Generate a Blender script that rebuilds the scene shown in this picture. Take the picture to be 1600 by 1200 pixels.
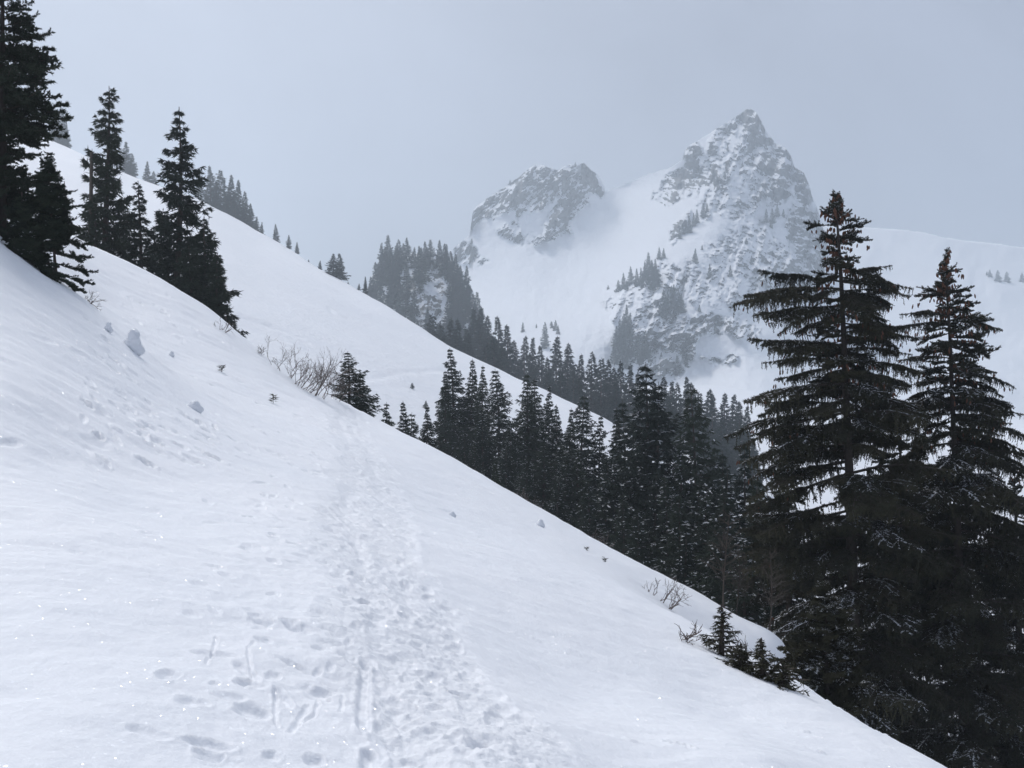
import bpy, math, random, time
import numpy as np
from mathutils import Vector, Matrix

T0 = time.time()
for o in list(bpy.data.objects):
    bpy.data.objects.remove(o)
SC = bpy.context.scene
COL = SC.collection

# ------------------------------------------------------------------ camera
cam = bpy.data.cameras.new('camera')
cam.sensor_width = 36.0
cam.lens = 36.0
cam.clip_start = 0.05
cam.clip_end = 12000
camo = bpy.data.objects.new('camera', cam)
camo.location = (0, 0, 0)
camo.rotation_euler = (math.radians(90), 0, 0)
COL.objects.link(camo)
SC.camera = camo

# ------------------------------------------------------------------ sky, sun, exposure
SUN_AZ = math.radians(-29)      # from straight ahead, negative = left
SUN_EL = math.radians(54)
W = bpy.data.worlds.new('World')
SC.world = W
W.use_nodes = True
nt = W.node_tree
nt.nodes.clear()
wo = nt.nodes.new('ShaderNodeOutputWorld')
bg = nt.nodes.new('ShaderNodeBackground')
sky = nt.nodes.new('ShaderNodeTexSky')
sky.sky_type = 'NISHITA'
sky.sun_disc = False
sky.sun_elevation = SUN_EL
sky.sun_rotation = SUN_AZ
sky.altitude = 1500
sky.air_density = 1.0
sky.dust_density = 6.0
sky.ozone_density = 1.0
hs = nt.nodes.new('ShaderNodeHueSaturation')
hs.inputs['Saturation'].default_value = 0.55
mixw = nt.nodes.new('ShaderNodeMix')
mixw.data_type = 'RGBA'
mixw.inputs[0].default_value = 0.65
mixw.inputs[7].default_value = (5.0, 5.6, 7.1, 1)     # thin high cloud veil
nt.links.new(sky.outputs[0], hs.inputs['Color'])
nt.links.new(hs.outputs[0], mixw.inputs[6])
wtc = nt.nodes.new('ShaderNodeTexCoord')
wn = nt.nodes.new('ShaderNodeTexNoise'); wn.inputs['Scale'].default_value = 2.6; wn.inputs['Detail'].default_value = 5; wn.inputs['Distortion'].default_value = 0.6
wr = nt.nodes.new('ShaderNodeMapRange'); wr.inputs['From Min'].default_value = 0.3; wr.inputs['From Max'].default_value = 0.7; wr.inputs['To Min'].default_value = 0.86; wr.inputs['To Max'].default_value = 1.14
wv = nt.nodes.new('ShaderNodeVectorMath'); wv.operation = 'SCALE'
nt.links.new(wtc.outputs['Generated'], wn.inputs['Vector']); nt.links.new(wn.outputs['Fac'], wr.inputs['Value'])
nt.links.new(mixw.outputs[2], wv.inputs[0]); nt.links.new(wr.outputs[0], wv.inputs['Scale'])      # uneven thin cloud
nt.links.new(wv.outputs[0], bg.inputs['Color'])
bg.inputs['Strength'].default_value = 0.060
nt.links.new(bg.outputs[0], wo.inputs['Surface'])

sl = bpy.data.lights.new('sun', 'SUN')
sl.energy = 1.5
sl.angle = math.radians(15)
sl.color = (1.0, 0.97, 0.95)
so = bpy.data.objects.new('sun', sl)
sd = Vector((math.sin(SUN_AZ) * math.cos(SUN_EL), math.cos(SUN_AZ) * math.cos(SUN_EL), math.sin(SUN_EL)))
so.rotation_euler = (-sd).to_track_quat('-Z', 'Y').to_euler()
so.location = (0, 0, 60)
COL.objects.link(so)

SC.view_settings.view_transform = 'Standard'
SC.view_settings.look = 'None'
SC.view_settings.gamma = 1.0
SC.view_settings.use_curve_mapping = False
SC.view_settings.exposure = 0.52
SC.render.engine = 'CYCLES'
SC.cycles.use_denoising = True
SC.cycles.max_bounces = 6
SC.cycles.diffuse_bounces = 3
SC.cycles.glossy_bounces = 2
SC.cycles.transparent_max_bounces = 4
SC.cycles.volume_bounces = 3
SC.cycles.sample_clamp_indirect = 6.0
HAZE_DENSITY = 0.00066
HAZE_COLOR = (0.86, 0.94, 1.0, 1)
HAZE_G = 0.70
# ------------------------------------------------------------------ numeric helpers
F = 1600.0
def at(px, py, Y):
    return ((px - 800) / F * Y, Y, (600 - py) / F * Y)

RNG = np.random.RandomState(7)
_perm = RNG.permutation(512)
_gx = np.cos(np.arange(512) * 2.399963)
_gy = np.sin(np.arange(512) * 2.399963)
def pn(x, y, seed=0):
    """gradient noise, about -0.7..0.7"""
    x = np.asarray(x, float) + seed * 17.13; y = np.asarray(y, float) - seed * 9.71
    xi = np.floor(x).astype(np.int64); yi = np.floor(y).astype(np.int64)
    fx = x - xi; fy = y - yi
    u = fx * fx * fx * (fx * (fx * 6 - 15) + 10); v = fy * fy * fy * (fy * (fy * 6 - 15) + 10)
    def g(ix, iy, dx, dy):
        h = _perm[(_perm[ix & 511] + iy) & 511]
        return _gx[h] * dx + _gy[h] * dy
    a = g(xi, yi, fx, fy); b = g(xi + 1, yi, fx - 1, fy)
    c = g(xi, yi + 1, fx, fy - 1); d = g(xi + 1, yi + 1, fx - 1, fy - 1)
    return (a + (b - a) * u) * (1 - v) + (c + (d - c) * u) * v
def fbm(x, y, oct=4, seed=0, gain=0.5):
    s = 0; a = 1.0; f = 1.0
    for k in range(oct):
        s = s + a * pn(x * f, y * f, seed + k * 3); a *= gain; f *= 2.03
    return s
def ridged(x, y, oct=4, seed=0, gain=0.5):
    s = 0; a = 1.0; f = 1.0
    for k in range(oct):
        s = s + a * (1 - np.abs(pn(x * f, y * f, seed + k * 3)) * 2.2); a *= gain; f *= 2.07
    return s
def sstep(a, b, x):
    t = np.clip((x - a) / (b - a), 0, 1); return t * t * (3 - 2 * t)

class TPS:
    """smooth surface through scattered control points"""
    def __init__(self, P, v, smooth=0.0):
        P = np.asarray(P, float); v = np.asarray(v, float)
        self.c = P.mean(0); self.s = P.std(0) + 1e-9
        P = (P - self.c) / self.s; self.P = P; n = len(P)
        K = self.k(((P[:, None] - P[None]) ** 2).sum(-1)) + np.eye(n) * smooth
        A = np.zeros((n + 3, n + 3)); A[:n, :n] = K
        A[:n, n] = 1; A[:n, n + 1:] = P; A[n, :n] = 1; A[n + 1:, :n] = P.T
        self.w = np.linalg.solve(A, np.concatenate([v, np.zeros(3)]))
    @staticmethod
    def k(r2): return 0.5 * r2 * np.log(r2 + 1e-12)
    def __call__(self, x, y):
        x = np.asarray(x, float); y = np.asarray(y, float); sh = np.broadcast(x, y).shape
        X = (np.broadcast_to(x, sh).ravel() - self.c[0]) / self.s[0]
        Y = (np.broadcast_to(y, sh).ravel() - self.c[1]) / self.s[1]
        n = len(self.P); out = self.w[n] + self.w[n + 1] * X + self.w[n + 2] * Y
        for i in range(n):
            out = out + self.w[i] * self.k((X - self.P[i, 0]) ** 2 + (Y - self.P[i, 1]) ** 2)
        return out.reshape(sh)
def poly_mask(poly, px, py, soft):
    """soft inside-mask (1 inside, 0 outside) of a polygon"""
    poly = np.asarray(poly, float); inside = np.zeros(np.shape(px), bool); d2 = np.full(np.shape(px), 1e18)
    j = len(poly) - 1
    for i in range(len(poly)):
        x1, y1 = poly[j]; x2, y2 = poly[i]
        c = ((y1 > py) != (y2 > py)) & (px < (x2 - x1) * (py - y1) / (y2 - y1 + 1e-12) + x1)
        inside ^= c
        t = np.clip(((px - x1) * (x2 - x1) + (py - y1) * (y2 - y1)) / ((x2 - x1) ** 2 + (y2 - y1) ** 2 + 1e-9), 0, 1)
        d2 = np.minimum(d2, (px - x1 - t * (x2 - x1)) ** 2 + (py - y1 - t * (y2 - y1)) ** 2)
        j = i
    d = np.sqrt(d2); d = np.where(inside, d, -d)
    return sstep(-soft, soft, d)

# ------------------------------------------------------------------ near slope (a hillside falling to the right)
def path_x(y): return 0.05 - 0.15 * y + 0.10 * np.sin(y * 0.33) * np.clip(y / 10, 0, 1)
def path_z(y): return -1.70 + 0.0215 * y
_c = 4.0
NP = []
def nA(px, py, Y): NP.append(at(px, py, Y))
def nX(x, y, z): NP.append((x, y, z))
for y in (-2.5, 0, 2.5, 4.5, 7, 10, 13, 16, 20, 24, 28, 31.5):
    nX(path_x(y), y, path_z(y))
# left of the path
for p in ((0, 1200, 3.5), (0, 1000, 4.8), (0, 800, 7), (0, 600, 10), (0, 480, 13), (0, 390, 16), (70, 432, 16.5), (130, 470, 17), (205, 540, 20), (300, 635, 15),
          (250, 800, 8.6), (-300, 1200, 3.5), (-300, 800, 7), (-300, 500, 10), (-300, 250, 14), (-250, 180, 20), (330, 580, 24), (180, 470, 27), (420, 640, 22), (100, 700, 9.5)):
    nA(*p)
# the far crest on the left
for p in ((-300, 170, 34), (-120, 280, 36), (0, 342, 36), (70, 371, 36), (140, 402, 36), (200, 428, 36), (258, 454, 36), (310, 487, 35.5), (360, 520, 35), (395, 555, 34.5), (430, 580, 34), (480, 607, 34), (530, 627, 35)):
    nA(*p)
    x, y, z = at(*p); nX(x * 1.13, y * 1.13, z * 1.13 - 2.4); nX(x * 1.42, y * 1.42, z * 1.42 - 9)
# right of the path
for p in ((800, 1200, 4.5), (1200, 1200, 6), (800, 900, 11), (1000, 1000, 10.4), (900, 1090, 7.3), (700, 800, 16.5), (640, 720, 22), (1150, 1120, 8.8), (1500, 1400, 5.6), (1100, 1500, 4)):
    nA(*p)
NEAR_EDGE = [(530, 626, 35), (560, 640, 34.5), (600, 661, 34), (650, 686, 33), (700, 712, 32), (760, 746, 30.5), (830, 786, 29), (900, 826, 27.5), (960, 860, 26), (1030, 895, 25), (1100, 931, 24), (1160, 966, 23.2), (1222, 1001, 22.6)]
for p in NEAR_EDGE[1:]:
    nA(*p)
    x, y, z = at(*p); nX(x + .13 * y, y * 1.08, (z / y * 1.04 - (0.10 if p[0] < 1090 else 0.165)) * y); nX(x + .35 * y, y * 1.35, (z / y * 1.1 - 0.34) * y)
NEAR_EDGE2 = [(1110, 1021, 18.3), (1160, 1051, 16), (1230, 1080, 14.3), (1300, 1116, 12.8), (1390, 1174, 11.4), (1480, 1224, 10.2), (1640, 1315, 8.6), (1900, 1450, 7)]
for p in NEAR_EDGE2:
    nA(*p)
    x, y, z = at(*p); nX(x + .12 * y, y * 1.05, (z / y * 1.03 - 0.14) * y)
    if p[0] > 1230: nX(x + .50 * y, y * 1.35, (z / y * 1.1 - 0.42) * y)
for p in ((1300, 1150, 23), (1400, 1225, 21), (1520, 1300, 20), (1300, 1200, 30), (1390, 1215, 25), (1300, 1150, 26), (1480, 1290, 25), (1350, 1190, 22.5), (1440, 1240, 27), (1200, 1075, 30)):
    nA(*p)
NP = np.array(NP)
_q = NP[:, 1] + _c
_near = TPS(np.stack([NP[:, 0] / _q, np.log(_q)], 1), NP[:, 2] / _q, 1e-5)
def near_base(x, y):
    q = np.maximum(np.asarray(y, float), -3.2) + _c
    return _near(np.asarray(x, float) / q, np.log(q)) * q

# ------------------------------------------------------------------ second hillside (beyond the crest)
HR = [(-500, -60, 460), (-250, 60, 440), (-100, 140, 415), (0, 185, 400), (65, 217, 385), (140, 247, 365), (200, 277, 355), (255, 297, 348), (310, 314, 340), (360, 340, 328), (400, 364, 315), (470, 402, 285), (540, 445, 255), (580, 467, 242),
      (620, 492, 228), (660, 516, 216), (700, 541, 205), (750, 566, 195), (800, 589, 185), (850, 612, 175), (900, 637, 166), (950, 661, 158), (1000, 692, 150), (1060, 735, 142), (1130, 790, 134), (1250, 880, 124), (1400, 1000, 112)]
HP = []
for px, py, Ys in HR:
    h = 14.0; d0 = 1600 * h / Ys
    for d in (0, 14, 40, 85, 150, 240, 340):
        Y = 1600 * h / (d + d0)
        HP.append(at(px, py + d, Y))
    x, y, z = at(px, py, Ys)
    HP.append((x * 1.06, y * 1.06, z * 1.06 - 3.0)); HP.append((x * 1.3, y * 1.3, z * 1.3 - 36))
HP = np.array(HP)
_hill = TPS(np.stack([HP[:, 0] / HP[:, 1], np.log(HP[:, 1])], 1), HP[:, 2] / HP[:, 1], 3e-4)
def hill(x, y):
    y = np.maximum(np.asarray(y, float), 30.0)
    return _hill(np.asarray(x, float) / y, np.log(y)) * y

# ------------------------------------------------------------------ valley floor behind it
VP = [at(*p) for p in ((300, 700, 200), (450, 690, 215), (600, 575, 390), (700, 590, 300), (800, 625, 262), (900, 662, 232), (1000, 705, 204), (1100, 745, 182), (1250, 800, 162), (1500, 850, 152), (1750, 900, 150), (500, 560, 470),
      (650, 548, 450), (750, 562, 420), (850, 574, 420), (900, 592, 385), (1000, 622, 380), (1100, 634, 400), (1150, 617, 480), (1200, 627, 450), (1300, 652, 420), (1500, 690, 380), (1750, 700, 380),
      (800, 556, 640), (1000, 600, 640), (1150, 604, 640), (1300, 640, 640), (1600, 662, 640), (1800, 670, 640), (1400, 900, 110), (1800, 1000, 100), (1100, 850, 120), (1100, 1150, 60), (1300, 1250, 60), (1500, 1320, 60), (1900, 1500, 55), (1300, 1500, 38), (1800, 1700, 38))]
VP = np.array(VP)
_val = TPS(np.stack([VP[:, 0] / VP[:, 1], np.log(VP[:, 1])], 1), VP[:, 2] / VP[:, 1], 1e-3)
def valley(x, y):
    y = np.maximum(np.asarray(y, float), 36.0)
    return _val(np.asarray(x, float) / y, np.log(y)) * y
# ------------------------------------------------------------------ mesh + material helpers
def mk_mesh(name, V, Fc, mats, midx=None, smooth=False, attr=None):
    """mesh from a vertex array and ONE face array (n,3) or (n,4)"""
    V = np.asarray(V, np.float32); Fc = np.asarray(Fc, np.int32)
    me = bpy.data.meshes.new(name); k = Fc.shape[1]
    me.vertices.add(len(V)); me.vertices.foreach_set('co', V.ravel())
    me.loops.add(Fc.size); me.loops.foreach_set('vertex_index', Fc.ravel())
    me.polygons.add(len(Fc))
    me.polygons.foreach_set('loop_start', np.arange(0, Fc.size, k, dtype=np.int32))
    me.polygons.foreach_set('loop_total', np.full(len(Fc), k, np.int32))
    for m in mats: me.materials.append(m)
    if midx is not None: me.polygons.foreach_set('material_index', np.asarray(midx, np.int32))
    me.polygons.foreach_set('use_smooth', np.full(len(Fc), bool(smooth)))
    me.update(calc_edges=True)
    for nme, vals in (attr or {}).items():
        a = me.attributes.new(nme, 'FLOAT', 'POINT'); a.data.foreach_set('value', np.asarray(vals, np.float32).ravel())
    return me
def link(name, data, parent=None, loc=(0, 0, 0)):
    o = bpy.data.objects.new(name, data); COL.objects.link(o); o.location = loc
    if parent is not None: o.parent = parent
    return o
def struct(name, me):
    o = link(name, me); o['kind'] = 'structure'; return o
def tag(o, label, cat, group=None):
    o['label'] = label; o['category'] = cat
    if group: o['group'] = group
    return o
def grid_faces(nr, nc):
    i = np.arange(nr * nc, dtype=np.int32).reshape(nr, nc)
    return np.stack([i[:-1, :-1], i[:-1, 1:], i[1:, 1:], i[1:, :-1]], -1).reshape(-1, 4)

class NT:
    """tiny node-tree writer"""
    def __init__(self, name):
        self.m = bpy.data.materials.new(name); self.m.use_nodes = True
        self.t = self.m.node_tree; self.t.nodes.clear()
        self.out = self.t.nodes.new('ShaderNodeOutputMaterial')
    def n(self, typ, **kw):
        nd = self.t.nodes.new('ShaderNode' + typ)
        for k, v in kw.items():
            if k.startswith('i_'):
                nd.inputs[int(k[2:]) if k[2:].isdigit() else k[2:].replace('_', ' ')].default_value = v
            else: setattr(nd, k, v)
        return nd
    def l(self, a, ao, b, bi): self.t.links.new(a.outputs[ao], b.inputs[bi])
    def math(self, op, a, b=None, clamp=False):
        nd = self.n('Math', operation=op); nd.use_clamp = clamp
        for i, v in enumerate((a, b)):
            if v is None: continue
            if isinstance(v, (int, float)): nd.inputs[i].default_value = v
            else: self.t.links.new(v, nd.inputs[i])
        return nd.outputs[0]

def snow_material(name, sparkle, bump, bscale):
    T = NT(name)
    geo = T.n('NewGeometry'); tc = T.n('TexCoord')
    p = T.n('BsdfPrincipled'); p.inputs['Roughness'].default_value = 0.62
    p.inputs['Specular IOR Level'].default_value = 0.25
    n1 = T.n('TexNoise'); n1.inputs['Scale'].default_value = 0.35; n1.inputs['Detail'].default_value = 3
    T.l(tc, 'Object', n1, 'Vector')
    mx = T.n('Mix', data_type='RGBA'); mx.inputs[6].default_value = (0.83, 0.86, 0.90, 1); mx.inputs[7].default_value = (0.89, 0.90, 0.92, 1)
    T.l(n1, 'Fac', mx, 0); T.l(mx, 2, p, 'Base Color')
    n2 = T.n('TexNoise'); n2.inputs['Scale'].default_value = bscale; n2.inputs['Detail'].default_value = 5; n2.inputs['Roughness'].default_value = 0.65
    T.l(tc, 'Object', n2, 'Vector')
    b = T.n('Bump'); b.inputs['Strength'].default_value = bump; b.inputs['Distance'].default_value = 0.6 / bscale
    T.l(n2, 'Fac', b, 'Height'); T.l(b, 'Normal', p, 'Normal')
    last = p
    for scale, frac in sparkle:          # loose ice crystals: little mirrors with random tilt
        v = T.n('TexVoronoi'); v.inputs['Scale'].default_value = scale; T.l(tc, 'Object', v, 'Vector')
        sub = T.n('VectorMath', operation='SUBTRACT'); sub.inputs[1].default_value = (0.5, 0.5, 0.5); T.l(v, 'Color', sub, 0)
        sc = T.n('VectorMath', operation='SCALE'); sc.inputs['Scale'].default_value = 2.4; T.l(sub, 0, sc, 0)
        ad = T.n('VectorMath', operation='ADD'); T.l(sc, 0, ad, 0); T.l(geo, 'Normal', ad, 1)
        nm = T.n('VectorMath', operation='NORMALIZE'); T.l(ad, 0, nm, 0)
        g = T.n('BsdfGlossy'); g.inputs['Roughness'].default_value = 0.05; T.l(nm, 0, g, 'Normal')
        wn = T.n('TexWhiteNoise'); T.l(v, 'Position', wn, 'Vector')
        sel = T.math('LESS_THAN', wn.outputs['Value'], frac)
        near = T.math('LESS_THAN', v.outputs['Distance'], 0.40)
        fac = T.math('MULTIPLY', T.math('MULTIPLY', sel, near), 0.24)
        cc = T.n('CombineColor')
        for ch in range(3): T.t.links.new(fac, cc.inputs[ch])
        T.l(cc, 0, g, 'Color')
        ms = T.n('AddShader'); T.t.links.new(last.outputs[0], ms.inputs[0]); T.l(g, 0, ms, 1)
        last = ms
    T.t.links.new(last.outputs[0], T.out.inputs[0])
    return T.m
M_SNOW = snow_material('snow', [(150, 0.24), (60, 0.02)], 0.35, 22)
M_TRACK = snow_material('trodden_snow', [(170, 0.12)], 0.6, 34)
M_FARSNOW = snow_material('hillside_snow', [], 0.5, 0.9)

def rock_snow_material(name, c1, c2, nscale, warp, namp=1.9, lo=0.42):
    """bare rock where the vertex value 'rock' is high, broken up by snow lying on its ledges"""
    T = NT(name); tc = T.n('TexCoord')
    p = T.n('BsdfPrincipled'); p.inputs['Roughness'].default_value = 0.85; p.inputs['Specular IOR Level'].default_value = 0.2
    at_ = T.n('Attribute', attribute_name='rock')
    mp = T.n('Mapping'); mp.inputs['Rotation'].default_value = (0.0, math.radians(28), 0.0); mp.inputs['Scale'].default_value = (0.55, 0.55, 1.5); T.l(tc, 'Object', mp, 'Vector')
    n = T.n('TexNoise'); n.inputs['Scale'].default_value = nscale; n.inputs['Detail'].default_value = 7; n.inputs['Roughness'].default_value = 0.68; n.inputs['Distortion'].default_value = warp
    T.l(mp, 0, n, 'Vector')
    s = T.math('ADD', at_.outputs['Fac'], T.math('MULTIPLY', T.math('SUBTRACT', n.outputs['Fac'], 0.5), namp))
    r = T.n('MapRange'); r.inputs['From Min'].default_value = lo; r.inputs['From Max'].default_value = lo + 0.09; T.t.links.new(s, r.inputs['Value'])
    n3 = T.n('TexNoise'); n3.inputs['Scale'].default_value = nscale * 0.6; n3.inputs['Detail'].default_value = 5; T.l(mp, 0, n3, 'Vector')
    rk = T.n('Mix', data_type='RGBA'); rk.inputs[6].default_value = c1; rk.inputs[7].default_value = c2; T.l(n3, 'Fac', rk, 0)
    mx = T.n('Mix', data_type='RGBA'); mx.inputs[6].default_value = (0.86, 0.88, 0.91, 1); T.l(rk, 2, mx, 7); T.l(r, 0, mx, 0)
    T.l(mx, 2, p, 'Base Color')
    b = T.n('Bump'); b.inputs['Strength'].default_value = 0.6; b.inputs['Distance'].default_value = 0.5 / nscale
    T.l(n, 'Fac', b, 'Height'); T.l(b, 'Normal', p, 'Normal')
    T.t.links.new(p.outputs[0], T.out.inputs[0]); return T.m
M_ROCK = rock_snow_material('snowy_rock', (0.060, 0.063, 0.067, 1), (0.19, 0.187, 0.178, 1), 0.22, 0.5, 0.6, 0.30)
M_CRAG = rock_snow_material('crag_rock', (0.10, 0.10, 0.10, 1), (0.22, 0.21, 0.19, 1), 0.30, 0.4)

# ------------------------------------------------------------------ near slope mesh with its trodden track
tcol = np.concatenate([np.linspace(-1.0, -0.56, 40)[:-1], np.linspace(-0.56, 0.52, 860), np.linspace(0.52, 0.95, 40)[1:]])
yrow = np.concatenate([np.geomspace(1.5, 3.4, 50)[:-1], np.geomspace(3.4, 36, 700), np.geomspace(36, 70, 40)[1:]])
GX = tcol[None, :] * yrow[:, None]; GY = np.repeat(yrow[:, None], len(tcol), 1)
base_z = near_base(GX, GY)
def track_x(y): return 0.45 - 0.174 * y + 0.12 * np.sin(y * 0.45)
S = GX - track_x(GY)
# drifts and wind texture
dz = 0.045 * fbm(GX * 0.30 + GY * 0.1, GY * 0.22, 3, 1) * sstep(2, 8, GY) + 0.030 * fbm(GX * 0.9 - GY * 0.3, GY * 0.7, 3, 5)
leftm = sstep(-0.5, -3.0, S)
wind = fbm(GX * 0.8 + GY * 0.55, GY * 2.6 - GX * 1.2, 4, 11, 0.55)
dz += leftm * (0.06 * fbm(GX * .42 + GY * .2, GY * .55, 2, 23) + 0.028 * wind + 0.045 * sstep(0.18, 0.5, fbm(GX * 0.55, GY * 1.1, 2, 21)) * pn(GX * 2.0, GY * 4.5, 3)) * sstep(1.5, 5, GY)
dz += 0.005 * fbm(GX * 7, GY * 7, 3, 31) + 0.012 * (1 - leftm) * fbm(GX * 1.6 + GY * .9, GY * 3.2 - GX * 2.0, 3, 33)
# trodden band
edge = 0.24 * fbm(GX * 1.3, GY * 0.8, 3, 41) + 0.10 * fbm(GX * 5, GY * 5, 2, 43)
halfw = 0.47 - 0.06 * sstep(8, 30, GY)
tread = sstep(0.34, -0.30, np.abs(S) - halfw + 1.3 * edge)
tread2 = sstep(0.2, -0.2, np.abs(S + 0.75) - 0.55 + edge * 1.6) * sstep(14, 8, GY)
lump = fbm(GX * 3.6 + 0.5 * GY, GY * 3.0, 4, 51, 0.6)
clod = np.abs(fbm(GX * 7.5 - GY * 2, GY * 5.0 + GX * 2, 3, 61))
dz += tread * (-0.022 + 0.013 * lump + 0.012 * (clod - 0.18) + 0.015 * fbm(GX * 6 + GY * 1.5, GY * 15 - GX * 4, 4, 91, .62) + 0.004 * fbm(GX * 24, GY * 18, 2, 71))
for off, ph in ((-.17, 0.), (.16, 2.)):                 # two worn ruts, broken here and there
    rut = np.exp(-((S - off - .05 * np.sin(GY * .9 + ph) - .03 * pn(GY * 1.7, GY * 0, 7)) / .085) ** 2)
    dz -= .022 * rut * np.clip(.45 + 1.2 * pn(GY * .55, GY * 0 + ph, 9), 0, 1)
dz += tread2 * (0.010 * lump)
dz += 0.014 * np.exp(-((np.abs(S) - halfw + edge - 0.10) / 0.10) ** 2) * (0.4 + 0.8 * np.clip(fbm(GX * 2, GY * 2, 2, 81) + .4, 0, 1))
def bump(x0, y0, L, Wd, ang, depth, sharp=2.0, rim=0.25):
    """one dent (depth > 0) or lump (depth < 0), L along the direction ang, with a pushed-up rim"""
    R = 1.7 * max(L, Wd)
    r0, r1 = np.searchsorted(yrow, [y0 - R, y0 + R])
    if r1 <= r0 or y0 <= 1: return
    c0, c1 = np.searchsorted(tcol, [min((x0 - R) / (y0 - R if x0 - R < 0 and y0 > R else y0 + R), (x0 - R) / y0), max((x0 + R) / y0, (x0 + R) / max(y0 - R, .5))])
    sl_ = np.s_[r0:r1, c0:c1]
    dx = GX[sl_] - x0; dy = GY[sl_] - y0
    a = (dx * math.cos(ang) + dy * math.sin(ang)) / (L * .5); b_ = (-dx * math.sin(ang) + dy * math.cos(ang)) / (Wd * .5)
    r = np.sqrt(a * a + b_ * b_) + 0.38 * pn(dx / L * 2.2 + x0 * 7, dy / L * 2.2 + y0 * 7) + 0.22 * pn(dx / Wd * 2.4 + y0 * 5, dy / Wd * 2.4)
    dz[sl_] += -depth * (1 - sstep(0.45, 1.15, r)) * (1 + .35 * pn(dx * 16 + x0 * 3, dy * 16)) + depth * rim * np.exp(-((r - 1.22) / 0.18) ** 2)
def near_hit(px, py):
    """the point of the near slope seen at a pixel of the photograph"""
    ys = np.geomspace(2.5, 45, 3000); x = (px - 800) / F * ys
    p = 600 - near_base(x, ys) / ys * F
    i = int(np.argmax(p <= py)) if (p <= py).any() else int(p.argmin())
    return float(x[i]), float(ys[i]), float(near_base(x[i], ys[i]))
rs = np.random.RandomState(3)
for k in range(420):                              # boot prints trodden over each other
    y0 = 3.2 * math.exp(rs.rand() * math.log(10.5)); s0 = rs.uniform(-0.42, 0.45)
    bump(track_x(y0) + s0, y0, rs.uniform(.20, .31), rs.uniform(.09, .14), math.radians(100) + rs.normal(0, .35), rs.uniform(.003, .016), rim=0.3)
for k in range(70):                               # single deeper prints on the uphill side
    y0 = 3.6 * math.exp(rs.rand() * math.log(5.5)); s0 = -0.6 - abs(rs.normal(0, .42))
    bump(track_x(y0) + s0, y0, rs.uniform(.14, .28), rs.uniform(.07, .12), math.radians(rs.choice([100, 20, 150])) + rs.normal(0, .3), rs.uniform(.008, .026), rim=0.2)
for px, py, w_px, h_px, dep in ((262, 1057, 44, 26, .09), (395, 1113, 74, 30, .10), (327, 1178, 56, 24, .10), (378, 1067, 34, 16, .05), (426, 1054, 28, 22, .06), (412, 997, 36, 12, .05), (405, 978, 34, 9, .03),
                               (517, 1040, 18, 18, .05), (495, 1046, 16, 18, .05), (497, 1011, 26, 10, .04), (565, 936, 28, 13, .07), (560, 978, 24, 16, .06), (425, 1180, 34, 20, .06), (490, 1187, 42, 22, .07),
                               (482, 1071, 40, 13, .04), (335, 1070, 20, 12, .04), (425, 928, 17, 9, .04), (720, 1074, 70, 14, .11), (745, 1150, 52, 24, .10), (700, 950, 34, 10, .05), (510, 1092, 22, 10, .04), (455, 975, 40, 9, .03),
                               (300, 958, 40, 12, .03), (235, 836, 34, 16, .05), (395, 856, 50, 22, .07), (130, 866, 60, 12, .03), (640, 1180, 40, 16, .06), (590, 960, 34, 12, .05), (665, 1010, 34, 10, .05), (545, 1000, 14, 20, .04),
                               (700, 800, 22, 12, .06), (845, 818, 14, 10, .05), (150, 690, 44, 12, .06), (75, 655, 60, 14, .05), (130, 560, 40, 10, .05), (65, 530, 30, 10, .06), (15, 690, 26, 14, .06)):
    x0, y0, z0 = near_hit(px, py)
    bump(x0, y0, .8 * w_px * y0 / F, max(.8 * h_px * y0 * y0 / (F * 1.75), .05), 0.0 - 0.3 * (h_px < 15), dep * .31, rim=0.14)
def groove(pts, width, depth):
    P = [near_hit(*p)[:2] for p in pts]
    xs_ = [p[0] for p in P]; ys_ = [p[1] for p in P]
    r0, r1 = np.searchsorted(yrow, [min(ys_) - .5, max(ys_) + .5]); sl_ = np.s_[r0:r1]
    gx, gy = GX[sl_] + .012 * pn(GX[sl_] * 14, GY[sl_] * 14), GY[sl_]; dd = np.full(gx.shape, 9.)
    for (xa, ya), (xb, yb) in zip(P[:-1], P[1:]):
        t = np.clip(((gx - xa) * (xb - xa) + (gy - ya) * (yb - ya)) / ((xb - xa) ** 2 + (yb - ya) ** 2), 0, 1)
        dd = np.minimum(dd, np.hypot(gx - xa - t * (xb - xa), gy - ya - t * (yb - ya)))
    w = width * .5 * (1 + .5 * pn(gy * 5, gx * 5))
    dz[sl_] += -depth * sstep(1.25, .5, dd / w) + depth * .18 * np.exp(-((dd / w - 1.6) / .4) ** 2)
groove([(571, 1030), (568, 1085), (567, 1140)], .06, .026)
groove([(573, 1172), (577, 1230)], .06, .03)
groove([(338, 990), (334, 1012), (322, 1032)], .024, .012)
groove([(396, 1000), (387, 1012), (392, 1040), (398, 1062)], .018, .010)
groove([(430, 1075), (432, 1135)], .018, .010)
groove([(480, 1100), (455, 1145)], .03, .012)
groove([(498, 1085), (495, 1110), (470, 1130)], .018, .010)
groove([(535, 1085), (533, 1115)], .018, .010)
for k in range(330):                              # little balls and scars that rolled down the bank
    px = rs.uniform(120, 560); py = rs.uniform(395, 720)
    crest = np.interp(px, [0, 140, 258, 360, 430, 530, 600], [310, 383, 444, 512, 571, 626, 661])
    if py < crest + 6: continue
    x0, y0, z0 = near_hit(px, py)
    bump(x0, y0, rs.uniform(.10, .36), rs.uniform(.06, .14), math.radians(-20) + rs.normal(0, .3), rs.uniform(-.025, .055), rim=0.3)
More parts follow.
